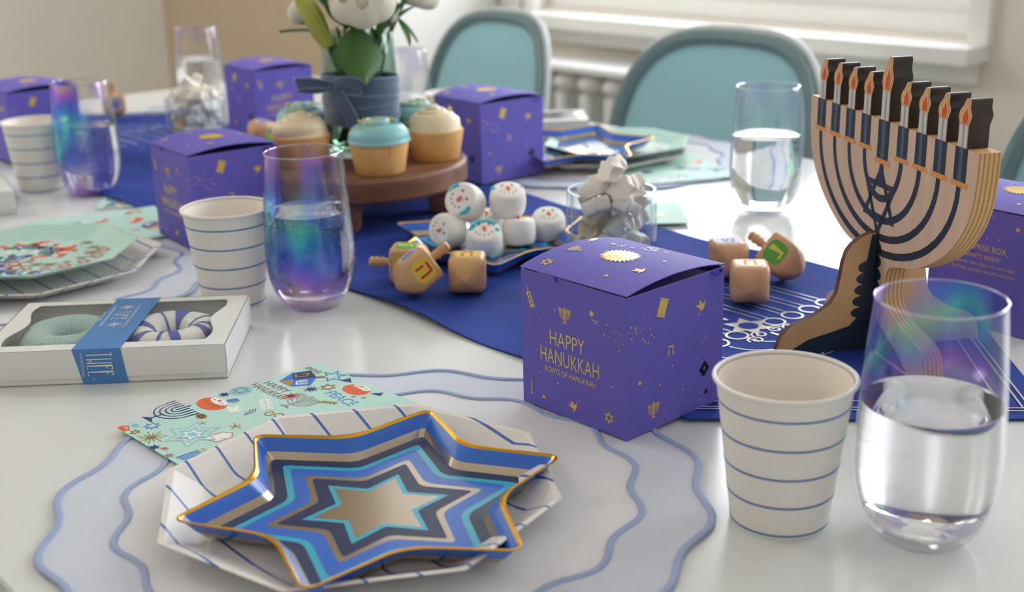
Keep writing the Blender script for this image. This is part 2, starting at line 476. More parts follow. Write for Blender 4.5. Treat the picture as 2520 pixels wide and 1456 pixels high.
struct(room_box('wall_back', -1.75, -1.6, -1.6, 4.08, FLOOR_Z, 1.9, WALLP), 'beige wall opposite the windows')
struct(room_box('ceiling', -1.75, 2.68, -1.6, 4.3, 1.9, 1.95, M('ceiling_paint', (235, 232, 226), .8)), 'white ceiling')
TRIM = M('white_trim', (236, 235, 230), 0.35)
struct(room_box('lit_side_1', 1.955, 2.5, 2.925, 2.95, FLOOR_Z, 1.9, TRIM), 'side of the boxed-out corner whitened to look lit by the window')  # added white facing: window light on this side put into the colour
PANE = glass_mat('window_pane', (250, 252, 255))
for n, (a, b) in enumerate(WU):
    wd = bpy.data.objects.new('window_%d' % (n + 1), None); COL.objects.link(wd); wd.rotation_euler = rzR
    struct(wd, 'white framed window above the radiator' if n == 0 else 'white framed window past the edge of the view')
    room_box('sill', 2.40, 2.5, a - .04, b + .16, -.012, .022, TRIM, wd)
    room_box('apron', 2.47, 2.5, a - .02, b + .14, -.06, -.012, TRIM, wd)
    for y0, y1 in ((a - .045, a), (b, b + .045)):
        room_box('jamb', 2.472, 2.5, y0, y1, .022, WZ1, TRIM, wd)
        room_box('jamb_liner', 2.5, 2.66, y0 if y0 > a else a, y1 if y0 < a else b, .022, WZ1, TRIM, wd) if False else None
    room_box('casing', 2.47, 2.5, b + .06, b + .15, .022, WZ1, TRIM, wd)
    room_box('bottom_rail', 2.53, 2.57, a, b, .031, .075, TRIM, wd)
    room_box('sash_rail', 2.555, 2.60, a, b, .075, .112, TRIM, wd)
    room_box('stile', 2.54, 2.59, a, a + .045, .112, WZ1, TRIM, wd); room_box('stile', 2.54, 2.59, b - .045, b, .112, WZ1, TRIM, wd)
    room_box('meeting_rail', 2.54, 2.59, a, b, .80, .85, TRIM, wd)
    room_box('pane', 2.562, 2.567, a + .045, b - .045, .112, .80, PANE, wd); room_box('pane', 2.562, 2.567, a + .045, b - .045, .85, WZ1, PANE, wd)

FILL_LAMPM = M('fill_lamp_diffuser', (240, 240, 236), .5)
for lu, lv in FILL_LAMPS:
    t = thing('added_lamp', 'square white ceiling lamp added out of view to brighten the end wall', 'lamp', uv(lu, lv, 1.9), YAW)
    for a, b, c, d in ((-.31, .31, -.31, -.29), (-.31, .31, .29, .31), (-.31, -.29, -.29, .29), (.29, .31, -.29, .29)): G().box(a, b, c, d, -.055, -.0005).obj('frame', FILL_LAMPM, t, smooth=0)
    G().box(-.29, .29, -.29, .29, -.052, -.048).obj('diffuser', FILL_LAMPM, t, smooth=0)
# radiator under the window
rad = thing('radiator', 'white cast column radiator under the window', 'radiator', rz=YAW)
RADM = M('radiator_enamel', (232, 233, 232), 0.35)
sec = None
for i in range(11):
    y = 1.62 + i * .092
    if sec is None:
        g = G()
        for x in (2.29, 2.345, 2.40):
            g.tube([(x, 0, FLOOR_Z + .06), (x, 0, -.16)], .019, 10)
        g.T = Matrix.Translation((2.345, 0, -.135)); g.ball((0, 0, 0), .078, .040, .032, 14, 8)
        g.T = Matrix.Translation((2.345, 0, FLOOR_Z + .08)); g.ball((0, 0, 0), .078, .040, .04, 14, 8); g.T = Matrix.Identity(4)
        for x in (2.29, 2.40): g.tube([(x, 0, FLOOR_Z), (x, 0, FLOOR_Z + .08)], .014, 8)
        sec = g.mesh('section', RADM)
    link('section', sec, rad, loc=(0, y, 0))
G().tube([(2.345, 1.60, -.135), (2.345, 2.56, -.135)], .022, 10).obj('top_pipe', RADM, rad)
G().box(2.262, 2.43, 1.57, 2.60, -.10, -.085).obj('top_shelf', RADM, rad, smooth=0)

# ------------------------------------------------------------------ table
TABLE = M('table_laminate', (220, 221, 218), 0.22, spec=0.5)
tb = thing('table', 'long white laminate table set for the party', 'table', rz=YAW)
T_V0, T_V1, T_U0, T_U1 = 0.177, 1.385, -0.55, 2.30
g = G(); g.T = Matrix.Translation(((T_V0 + T_V1)/2, (T_U0 + T_U1)/2, 0))
g.loops([[(x*k, y*k2, z) for x, y in rrect(T_V1 - T_V0, T_U1 - T_U0, .03)] for k, k2, z in ((.99, .995, -.028), (1, 1, -.026), (1, 1, -.002), (.998, .999, 0))], cap0=True, cap1=True)
g.obj('table_top', TABLE, tb, smooth=30)
LEGM = M('table_leg_metal', (200, 200, 198), 0.4)
for x in (T_V0 + .12, T_V1 - .12):
    for y in (T_U0 + .25, T_U1 - .25):
        G().tube([(x, y, FLOOR_Z), (x, y, -.0285)], .025, 12).obj('leg', LEGM, tb)

# ------------------------------------------------------------------ chairs
CH_MESH = stripe_mat('chair_mesh', (180, 206, 208), (158, 188, 192), 0, .0048, .0018, rough=.7, axis=(0, 0, 1), coat=0)
def translucent(m, amt):
    nt = m.node_tree; b = nt.nodes['Principled BSDF']; out = nt.nodes['Material Output']
    tl = nt.nodes.new('ShaderNodeBsdfTranslucent'); mx = nt.nodes.new('ShaderNodeMixShader'); mx.inputs[0].default_value = amt
    src = [l for l in nt.links if l.to_socket == b.inputs['Base Color']]
    if src: nt.links.new(src[0].from_socket, tl.inputs[0])
    else: tl.inputs[0].default_value = b.inputs['Base Color'].default_value
    nt.links.new(b.outputs[0], mx.inputs[1]); nt.links.new(tl.outputs[0], mx.inputs[2]); nt.links.new(mx.outputs[0], out.inputs['Surface'])
translucent(CH_MESH, .6)
CH_RIM = M('chair_rim', (128, 152, 154), 0.55)
translucent(CH_RIM, .3)
CH_EDGE = M('chair_edge', (205, 212, 212), 0.5)
CH_SEAT = M('chair_seat_fabric', (104, 140, 148), 0.9)
CH_METAL = M('chair_metal', (190, 192, 192), 0.3, metal=.8)
def make_chair(label, u, v, rz, hw=.200):
    t = thing('mesh_chair', label, 'chair', uv(u, v, FLOOR_Z), rz, 'teal office chairs around the table')
    # local: y across the chair, x points to the back, z from the floor
    def bp(y, h):     # backrest surface: leaning and slightly curved
        return (0.04 + .20*(h - .50) + .05*(1 - (y/.23)**2), y, h)
    zc, hh = .642, .235
    def out(k, n=56, e=3.4):
        r = []
        for i in range(n):
            a = 2*PI*i/n; c, s_ = math.cos(a), math.sin(a)
            y = math.copysign(abs(c)**(2/e), c); z = math.copysign(abs(s_)**(2/e), s_)
            r.append((hw*(1 + .03*z*-1)*k*y, zc + hh*(1 - (1-k)*(hw/hh))*z))
        return r
    L = [out(k) for k in (1.0, .90, .7, .45, .2, .02)]
    g = G().loops([[bp(*p) for p in l] for l in L[1:]], cap1=True); g.obj('backrest_mesh', CH_MESH, t, solid=.003)
    g = G().loops([[(bp(*p)[0] - .004, p[0], p[1]) for p in L[1]], [(bp(*p)[0] - .012, p[0], p[1]) for p in out(.95)], [(bp(*p)[0] - .006, p[0], p[1]) for p in L[0]],
                   [(bp(*p)[0] + .012, p[0], p[1]) for p in L[0]], [(bp(*p)[0] + .01, p[0], p[1]) for p in L[1]], [(bp(*p)[0] - .004, p[0], p[1]) for p in L[1]]])
    g.obj('backrest_rim', CH_RIM, t, smooth=60)
    G().tube([(bp(*p)[0] + .010, p[0]*1.012, zc + (p[1]-zc)*1.008) for p in L[0]], .006, 8, closed=True).obj('backrest_edge', CH_EDGE, t)
    g = G(); g.T = Matrix.Translation((-.20, 0, 0))
    g.loops([[(x, y, z) for x, y in rrect(.44*k, .46*k, .08*k)] for k, z in ((.9, .40), (1, .415), (1, .445), (.93, .46))], cap0=True, cap1=True); g.obj('seat', CH_SEAT, t)
    G().tube([(.02, 0, .43), (.10, 0, .46), (.11, 0, .60)], .018, 8).obj('back_post', CH_METAL, t)
    G().tube([(-.2, 0, .10), (-.2, 0, .40)], .022, 12).obj('gas_lift', CH_METAL, t)
    for i in range(5):
        a = 2*PI*i/5
        l = G().tube([(-.2, 0, .10), (-.2 + .27*math.cos(a), .27*math.sin(a), .06)], [.022, .014], 8).obj('leg', CH_METAL, t)
        G().ball((-.2 + .27*math.cos(a), .27*math.sin(a), .026), .026, .018, .026).obj('caster', CH_RIM, l)
    return t
make_chair('teal mesh-back chair behind the flower vase', 1.842, 1.400, YAW + math.radians(-4), .186)
make_chair('teal mesh-back chair behind the tall glass and wooden menorah', 1.268, 1.395, YAW + math.radians(-1), .212)
make_chair('teal mesh-back chair peeking out beyond the wooden menorah', .60, 1.395, YAW + math.radians(-4))
make_chair('teal chair tucked under the corner of the table nearest the camera', 1.15, -.02, YAW + PI)

# ------------------------------------------------------------------ blue table runner with a pointed end and silver embroidery
RUN = M('runner_cloth', (38, 58, 138), 0.8, spec=.2, bump=(900, .25, .001), var=(9, (46, 72, 158), .22))
SILV = M('silver_thread', (200, 200, 196), 0.4, metal=.25)
tr = thing('table_runner', 'blue cloth table runner with silver embroidered menorah', 'table runner', rz=YAW)
RV0, RV1, RVC = .607, .970, .788
RU0, RU1, RT0, RT1 = .525, 2.02, .352, 2.19
rnd = random.Random(3)
def rz_(v, u):
    e = min(v - RV0, RV1 - v) / .18
    edge = math.exp(-max(0, e)*6)
    return .0016 + .0011*(1 + math.sin(u*31 + v*11)) * (.3 + edge) + .0010*(1 + math.sin(u*17 - v*43))*(.25 + edge)
def rpt(a, b):          # a across 0..1, b along 0..1
    v = RV0 + (RV1 - RV0)*a; k = 1 - abs(2*a - 1)
    u0 = RU0 + (RT0 - RU0)*k; u1 = RU1 + (RT1 - RU1)*k
    u = u0 + (u1 - u0)*b
    wv = .003*math.sin(u*23)*(1 if a in (0, 1) else .2)
    return (v + wv, u, rz_(v, u))
G().grid(rpt, 41, 120).obj('cloth', RUN, tr, solid=-.0012, smooth=80)
P = Print()
w_ = .0013
def emb(sgn, uc):
    U_ = lambda d: uc + sgn*d
    for k in range(-4, 5):
        v = RVC + k*.0245
        if k == 0:
            P.star(v, U_(.008), .021, .012, 6, 0, 0); P.lay = 1; P.disc(v, U_(.008), .0085, 1, 14); P.lay = 0
            P.stroke([(v, U_(.03)), (v, U_(.115))], .003, 0)
            P.stroke([(v, U_(-.015)), (v, U_(-.075))], .003, 0)
            continue
        P.ring(v, U_(0), .0090, .0022, 0, 18)
        for q in (-.004, .004): P.stroke([(v + q, U_(.010)), (v + q, U_(.125 - abs(k)*.004))], w_, 0)
        r = abs(v - RVC)
        P.ring(RVC, U_(-.012), r, w_, 0, 22, ry=.010 + r*.55, a0=PI if sgn > 0 else 0, a1=(1.5*PI if k < 0 else 2*PI) if sgn > 0 else (PI/2 if k > 0 else PI)) if abs(k) != 9 else None
    for q in (-1, 1):
        for j in range(2):
            c = (RVC + q*(.010 + .012*j), U_(-.012 - .006*j))
            P.stroke([(c[0] + q*.008*(1 - t/14)*math.cos(t*.75), c[1] + .008*(1 - t/14)*math.sin(t*.75)) for t in range(13)], .0018, 0)
        P.stroke([(RVC + q*.004, U_(-.07)), (RVC + q*.03, U_(-.085)), (RVC + q*.045, U_(-.09))], .0022, 0)
PN, PF = P, Print()
emb(1, .610); P = PF; emb(-1, 1.90); P = PN
for off in (.012, .017, .030):           # lines that follow the pointed ends
    for q, (ue, ut, s_) in enumerate(((RU0, RT0, 1), (RU1, RT1, -1))):
        (PN, PF)[q].stroke([(RV0 + .006, ue + s_*(off + .004)), (RVC, ut + s_*(off*1.45)), (RV1 - .006, ue + s_*(off + .004))], .0016, 0)
# follow the cloth
for P in (PN, PF): P.obj('embroidery', lambda x, y, l: Vector((x, y, rz_(x, y) + .00055 + l*.0002)), [SILV, RUN], tr, 'silver embroidered menorah with stars and rings')

# ------------------------------------------------------------------ scalloped placemats
MAT_IN = M('placemat_linen', (222, 221, 222), 0.85, bump=(700, .3, .001), sheen=.2)
MAT_BAND = M('placemat_band', (200, 205, 216), 0.85, bump=(700, .3, .001), sheen=.2)
MAT_CORD = M('placemat_cord', (158, 172, 204), 0.8, bump=(1200, .4, .0008))
def placemat(label, c, phase=0.0, seed=0):
    t = thing('placemat', label, 'placemat', (c[0], c[1], 0), phase, 'scalloped cloth placemats')
    n = 240; ph = math.radians(-150)
    def ring(R, amp, z, k=1.0):
        return [((R + amp*math.cos(15*a + ph))*math.cos(a)*k, (R + amp*math.cos(15*a + ph))*math.sin(a)*k, z) for a in (2*PI*i/n for i in range(n))]
    zi = .0017
    G().loops([ring(.157, .0042, zi - .0012), ring(.157, .0042, zi)], cap0=True, cap1=True).obj('center_cloth', MAT_IN, t, smooth=30)
    G().loops([ring(.198, .0045, zi), ring(.178, .0045, zi + .0004), ring(.157, .0042, zi)]).obj('border_band', MAT_BAND, t, solid=-.0012, smooth=80)
    G().tube(ring(.198, .0045, zi + .0003), .0024, 8, closed=True, flat=.55).obj('edge_cord', MAT_CORD, t)
    G().tube(ring(.157, .0042, zi + .0003), .0022, 8, closed=True, flat=.55).obj('inner_cord', MAT_CORD, t)
    return t
MC = (-.083, .699)
placemat('pale blue scalloped placemat under the star tray and striped plate', MC)
placemat('pale blue scalloped placemat under the mint plate beside the chalk box', (-.492, 1.190), 1.1, 1)
placemat('pale blue scalloped placemat across the table near the teal chair', (.135, 1.695), 2.3, 2)

# ------------------------------------------------------------------ purple gift boxes
BOXP = M('box_card', (104, 94, 186), 0.65, spec=.3)
BOXEDGE = M('box_card_edge', (205, 200, 210), 0.6)
RIBB = M('ribbon_blue', (40, 50, 170), 0.35)
DARKF = M('dull_foil', (70, 66, 62), 0.25, metal=.9)
LID_BOW = .0068
def lid_z(x, y, S=.1):
    return S + .0012 + LID_BOW * 4 * (x/S) * (1 - x/S) * (.75 + .25*y/S) + .0016*math.sin(PI*y/S)*0
BOX_TREE = []
def face_main(P):
    r = random.Random(5)
    P.branch(.005, .089, .017, -1.15, 0, 4)
    P.menorah(.043, .0755, .0115, 0)
    P.star(.0685, .0825, .0026, .0013, 6, PI/2, 0)
    P.text('HAPPY', .0450, .0510, .0112, 0, off=-.004, width=.0335)
    P.text('HANUKKAH', .0470, .0372, .0114, 0, off=-.004, width=.0565)
    P.text('8 DAYS OF HANUKKAH', .0475, .0300, .0042, 0, width=.0490)
    P.poly([(.0080, .0085), (.0102, .0085), (.0095, .0098), (.0095, .0185), (.0091, .0205), (.0087, .0185), (.0087, .0098)], 0)
    P.dove(.0515, .0105, .0050, 0, .9); P.magen(.0845, .0125, .0038, .0007, 0); P.star(.0215, .0095, .0017, .0009, 6, 0, 0)
    for i in range(26):
        t = i/25; P.disc(.070 + .028*t + r.uniform(-.002, .002), .077 - .008*t + r.uniform(-.006, .006)*(.4 + t), r.choice((.0003, .0005, .0007)), 0, 7)
    for i in range(18): P.disc(r.uniform(.006, .095), r.uniform(.005, .095), r.choice((.0004, .0005, .0007)), 0, 7)
def face_side(P):
    r = random.Random(9)
    P.at(.035, .0855, -.35); P.poly([(-.004, -.005), (.004, -.005), (.004, .005), (-.004, .005)], 0); P.lay = 1
    for q in (-.0058, .0058): P.poly([(-.0045, q - .0006), (.0045, q - .0006), (.0045, q + .0006), (-.0045, q + .0006)], 0)
    P.lay = 0; P.at()
    P.dove(.076, .0765, .0058, 0, .7); HEB(P, 'he', .044, .0525, .0066, .0012, 0)
    P.poly([(.0745, .0295), (.0805, .0355), (.0860, .0295), (.0800, .0235)], 1); P.lay = 1; P.disc(.0803, .0300, .0013, 2, 10); P.lay = 0
    P.star(.013, .038, .0019, .001, 6, 0, 0); P.menorah(.027, .0145, .0115, 0); P.star(.083, .0115, .0024, .0012, 6, 0, 1)
    for i in range(22):
        t = i/21; P.disc(.001 + .024*t + r.uniform(-.001, .002), .074 - .006*t + r.uniform(-.007, .007), r.choice((.0003, .0005, .0008)), 0, 7)
    for i in range(18): P.disc(r.uniform(.006, .095), r.uniform(.005, .095), r.choice((.0004, .0005, .0007)), 0, 7)
def face_back(P):
    r = random.Random(2)
    P.text('SURPRISE BOX', .050, .0655, .0050, 0, width=.0400)
    P.text("WHAT'S INSIDE?", .049, .0585, .0036, 0, width=.0330)
    P.text('8 gifts for kids. Open one each night.', .051, .0525, .0028, 0, width=.0570)
    P.text('Each box includes one tiny treasures,', .051, .0470, .0028, 0, width=.0570)
    P.star(.078, .0885, .0024, .0012, 6, PI/2, 0)
    P.at(.091, .070, -.6); P.poly([(-.004, .004), (.004, .004), (.004, -.002), (0, -.006), (-.004, -.002)], 0); P.stroke([(0, .004), (0, .0085)], .0013, 0); P.at()
    for i in range(22): P.disc(r.uniform(.006, .095), r.uniform(.005, .095), r.choice((.0004, .0005, .0007)), 0, 7)
def face_top(P):
    r = random.Random(4)
    P.star(.05, .052, .0150, .0112, 26, 0, 0)
    P.magen(.012, .086, .0042, .0008, 0); P.menorah(.040, .086, .0105, 0); P.branch(.060, .092, .015, .35, 0, 4)
    P.dove(.035, .020, .006, 0, 0); P.star(.016, .033, .0022, .0012, 6, 0, 0); HEB(P, 'het', .088, .055, .0066, .0012, 0)
    P.disc(.070, .077, .0018, 0); P.disc(.062, .022, .0012, 0)
    for i in range(24):
        t = i/23; P.disc(.070 + .018*t + r.uniform(-.004, .004), .074 - .034*t + r.uniform(-.004, .004), r.choice((.0004, .0006, .0009)), 0, 7)
    for i in range(16): P.disc(r.uniform(.006, .095), r.uniform(.005, .095), r.choice((.0003, .0005)), 0, 7)
def gift_box(label, F, yaw, left=face_main, right=face_side, ribbon=None):
    """F is the corner nearest the camera; local +x runs along the right face, local +y along the left face"""
    t = thing('gift_box', label, 'gift box', (F[0], F[1], F[2] if len(F) > 2 else .0), yaw, 'purple gift boxes on the table')
    S = .1; z0 = .0004
    g = G()
    g.loops([[(0, 0, z0), (S, 0, z0), (S, S, z0), (0, S, z0)], [(0, 0, S), (S, 0, S), (S, S, S), (0, S, S)],
             [(.0006, .0006, S), (S-.0006, .0006, S), (S-.0006, S-.0006, S), (.0006, S-.0006, S)],
             [(.0006, .0006, S-.004), (S-.0006, .0006, S-.004), (S-.0006, S-.0006, S-.004), (.0006, S-.0006, S-.004)]], [0, 1, 0, 0], cap0=True, cap1=True)
    g.obj('body', [BOXP, BOXEDGE], t, smooth=0)
    lid = G().grid(lambda a, b: (-.0004 + a*(S + .0008), -.0004 + b*(S + .0008), lid_z(a*S, b*S)), 15, 5).obj('lid', BOXP, t, solid=.0006, smooth=60)
    G().tube([(S + .0003 if k else -.0003, .02, S - .003) for k in ()] or [(.0, S*.66, S - .001), (-.0022, S*.645, S + .0012), (-.001, S*.63, S - .002)], .0011, 6, flat=.3).obj('ribbon_end', RIBB, t)
    G().tube([(S*.86, -.0002, S - .0015), (S*.88, -.0035, S - .003), (S*.93, -.004, S - .002), (S*.955, -.001, S - .0012)], .0018, 6, flat=.4).obj('ribbon_loop', RIBB, t)
    for nm, fn, pl in (('left', left, plane((0, S, 0), (0, -1, 0), (0, 0, 1), (-1, 0, 0))), ('right', right, plane((0, 0, 0), (1, 0, 0), (0, 0, 1), (0, -1, 0)))):
        P = Print(); fn(P); P.obj('gold_print', pl, [GOLD, DARKF, BOXP], t, 'gold foil lettering and icons')
    P = Print(); face_top(P); P.obj('gold_print', lambda x, y, l: Vector((x, y, lid_z(x, y) + .0010)), [GOLD], lid, 'gold foil sunburst and small icons')
    if ribbon:
        G().tube(spline(ribbon, 6), .0013, 6, flat=.35).obj('ribbon_tail', RIBB, t)
    return t
B = math.radians
gift_box('sharp purple gift box with gold HAPPY HANUKKAH lettering in front of the mug', (.0737, .7595, .0028), B(42.1))
gift_box('purple gift box with a hanging blue ribbon behind the striped paper cup', (-.3255, 1.2475, .0046), B(37), ribbon=[(-.001, .098, .1), (-.012, .104, .092), (-.010, .108, .075), (-.018, .112, .058)])
gift_box('purple gift box behind the flower vase, before the end wall', (-.381, 1.890, .0046), B(38), left=face_side, right=face_main)
gift_box('purple gift box on the far side of the wooden cake stand', (-.0335, 1.527, .0052), B(38), left=face_side, right=face_side)
gift_box('purple gift box half hidden behind the farthest striped cup', (-.690, 1.722, .0046), B(40), left=face_side, right=face_side)
gift_box('purple gift box with SURPRISE BOX text behind the wooden menorah', (.4157, .9344), B(37), left=face_back, right=face_side)

# ------------------------------------------------------------------ striped paper cups
CUPW = M('cup_paper', (230, 226, 218), 0.5)
CUPIN_LIT = M('cup_inside_lit', (248, 238, 226), 0.45)  # inside brightened to stand in for light coming through the paper
CUPS = M('cup_stripe', (74, 112, 168), 0.5)
cup0 = None
def cup(label, x, y, z=.0):
    global cup0
    G_ = 'blue striped white paper cups'
    if cup0: return dup(cup0, (x, y, z), random.uniform(0, 6), label)
    t = thing('paper_cup', label, 'cup', (x, y, z), 0, G_)
    rb, rt, h = .0283, .0388, .0885
    r = lambda q: rb + (rt - rb)*q/h
    G().lathe([(rb - .0012, .0045), (rb - .0012, .0002), (rb, .0002), (r(.045), .045), (rt, h - .001)], 64).obj('paper_wall', CUPW, t)
    G().lathe([(.0, .0056), (rb - .001, .0056), (rt - .0008, h - .001)], 64).obj('inner_wall', CUPIN_LIT, t)
    G().lathe([(rt + .0009 + .0014*math.cos(a), h + .0013*math.sin(a)) for a in (2*PI*i/10 for i in range(10))], 64, closed=True).obj('rolled_rim', CUPW, t)
    for q in (.0018, .0202, .0386, .0570, .0752):
        G().lathe([(r(q) + .0001, q), (r(q) + .00022, q + .0001), (r(q + .0014) + .00022, q + .0013), (r(q + .0014) + .0001, q + .0014)], 64).obj('stripe', CUPS, t)
    cup0 = t; return t
cup('blue striped paper cup beside the tall glass nearest the camera', .1536, .6554)
cup('blue striped paper cup between the chalk box and the purple box with ribbon', -.2560, 1.0945)
cup('blue striped paper cup behind the box beside the cake stand', -.0744, 1.739)
cup('blue striped paper cup beside the iridescent glass at the table edge', -.607, 1.590)
cup('blue striped paper cup behind the purple box near the end wall', -.4267, 2.10)

# ------------------------------------------------------------------ iridescent stemless glasses
WATER = water_mat()
GH = .142
gprof = [(.0215, .0005), (.0245, .0028), (.0310, .0110), (.0368, .0240), (.0396, .0400), (.0401, .0540), (.0392, .0780), (.0370, .1100), (.0342, .1415)]
gp = [(p.x, p.y) for p in spline([(a, b, 0) for a, b in gprof], 5)]
RIMG = glass_mat('rim_glass', (246, 248, 250), ior=2.6, rough=.12)
BUB = M('bubble', (240, 244, 248), 0.15)
def tall_glass(label, x, y, rot, seed, strength=.55, level=.086, water=True, bubbles=0, z=0.0, zlo=0.01, zhi=.15, mlo=-.1, side=1.0):
    t = thing('tall_glass', label, 'glass', (x, y, z), rot, 'iridescent stemless glasses')
    gm = glass_mat('pearl_glass_%d' % seed, irid=(strength, seed * 1.37, zlo, zhi, mlo, side))
    inner = [(max(r - .0012, .0), zz) for r, zz in gp if zz > .010]
    prof = [(0, .0005)] + gp + [(.0339, .1422), (.0334, .1418)] + list(reversed(inner)) + [(.024, .0085), (0, .0075)]
    G().lathe(prof, 72).obj('glass_wall', gm, t, smooth=50)
    G().lathe([(.0339 + .0009*math.cos(a), .1419 + .0009*math.sin(a)) for a in (2*PI*i/8 for i in range(8))], 72, closed=True).obj('rim', RIMG, t)
    if water:
        wp = [(0, .0078), (.0225, .0088)] + [(r - .0014, zz) for r, zz in gp if .0115 < zz < level]
        rl = wp[-1][0]
        wp += [(rl, level), (rl - .0006, level - .0003), (rl - .002, level - .0008), (0, level - .0008)]
        wo = G().lathe(wp, 72).obj('water', WATER, t, smooth=50)
        if bubbles:
            g = G(); r = random.Random(seed)
            for i in range(bubbles):
                q = abs(r.gauss(0, .012)); zz = max(.02, level - .003 - q); a = r.uniform(0, 2*PI)
                rr = next(rad for rad, zq in gp if zq >= zz) - .0019
                g.ball((rr*math.cos(a), rr*math.sin(a), zz), r.uniform(.0002, .00045), n=5, k=4)
            b = g.obj('bubbles', BUB, t); b['kind'] = 'stuff'
    return t
tall_glass('large clear iridescent glass of water beside the nearest paper cup', .2285, .6284, 1.7, 1, .40, .083, zlo=.075, zhi=.16, mlo=.086)
tall_glass('iridescent glass of fizzy water beside the striped cup and purple box', -.1795, 1.075, 3.5, 2, .38, .090, bubbles=420)
tall_glass('clear glass of water standing alone before the teal chair', .2895, 1.380, 1.0, 3, .12, .088)
tall_glass('iridescent glass beside the striped cup at the table edge', -.5300, 1.553, 3.9, 4, .42, .088)
tall_glass('glass of water behind the mug of star marshmallows near the end wall', -.5363, 2.195, 2.0, 5, .2, .09)
tall_glass('empty-looking glass half hidden behind the flower vase', -.1483, 1.800, 2.0, 6, .25, .04)

# ------------------------------------------------------------------ striped octagon plates
PLATE = stripe_mat('plate_stripes', (230, 225, 218), (66, 102, 176), math.radians(40.8), .0247, .0019, rough=.35, phase=.55)
MINT = M('mint_paper', (184, 220, 208), 0.55)
def octa(R, z, n=8, rot=0.0):
    return [(R*math.cos(rot + 2*PI*i/n), R*math.sin(rot + 2*PI*i/n), z) for i in range(n)]
def octagon(name, label, c, z, R, rot, mat, group, rise=.012, flat=.78):
    t = thing(name, label, 'plate', (c[0], c[1], z), 0, group)
    g = G(); g.loops([octa(R, rise + .0005, rot=rot), octa(R*.97, rise, rot=rot), octa(R*(flat + .05), .003, rot=rot), octa(R*flat, .0012, rot=rot), octa(R*.02, .0012, rot=rot)], cap1=True)
    g.obj('plate_body', mat, t, smooth=12, solid=-.0007)
    return t
OC = (-.095, .680)
octagon('octagon_plate', 'white octagon plate with blue stripes under the big star tray', OC, .0042, .124, B(33), PLATE, 'striped octagon plates')
octagon('octagon_plate', 'white octagon plate with blue stripes under the mint plate by the chalk box', (-.478, 1.195), .0042, .128, B(22), PLATE, 'striped octagon plates')
octagon('octagon_plate', 'white octagon plate with blue stripes across the table by the teal chair', (.125, 1.690), .0042, .128, B(15), PLATE, 'striped octagon plates')

# printed napkin and plate artwork
ART = [M('ink_navy', (34, 52, 110), .5), M('ink_blue', (60, 120, 205), .5), M('ink_orange', (226, 98, 48), .5), M('ink_gold', (190, 148, 52), .35, metal=.7),
       M('ink_white', (238, 236, 228), .5), M('ink_cyan', (128, 200, 216), .5), M('ink_silver', (176, 166, 150), .35, metal=.5), M('ink_coral', (222, 120, 96), .5)]
NV, BL, OR, GO, WH, CY, SI, CO = range(8)
def art_donut(P, x, y, r, a=0):
    P.at(x, y, a); P.lay = 0; P.disc(0, 0, r, OR, 18, r*.72); P.lay = 1
    P.disc(0, r*.42, r*.72, WH, 12, r*.30); P.lay = 2; P.disc(-r*.1, r*.5, r*.13, OR, 8)
    for q in (-.4, .2, .45): P.disc(q*r, r*.38, r*.06, NV, 6)
    P.stroke([(-r*.75, .0), (0, -r*.12), (r*.75, .05*r)], r*.08, GO); P.lay = 0; P.at()
def art_dreidel(P, x, y, r, a=0):
    P.at(x, y, a); P.poly([(-r, .6*r), (0, .9*r), (0, -.3*r), (-r*.9, -.35*r)], NV); P.poly([(0, .9*r), (r, .55*r), (r*.9, -.4*r), (0, -.3*r)], BL)
    P.poly([(-.9*r, -.35*r), (0, -.3*r), (0, -r)], BL); P.poly([(0, -.3*r), (.9*r, -.4*r), (0, -r)], GO); P.poly([(-.12*r, .85*r), (.12*r, .85*r), (.12*r, 1.3*r), (-.12*r, 1.3*r)], GO)
    P.lay = 1; HEB(P, 'pe', -.5*r, .15*r, .6*r, .1*r, GO); HEB(P, 'shin', .5*r, .15*r, .6*r, .1*r, WH); P.lay = 0; P.at()
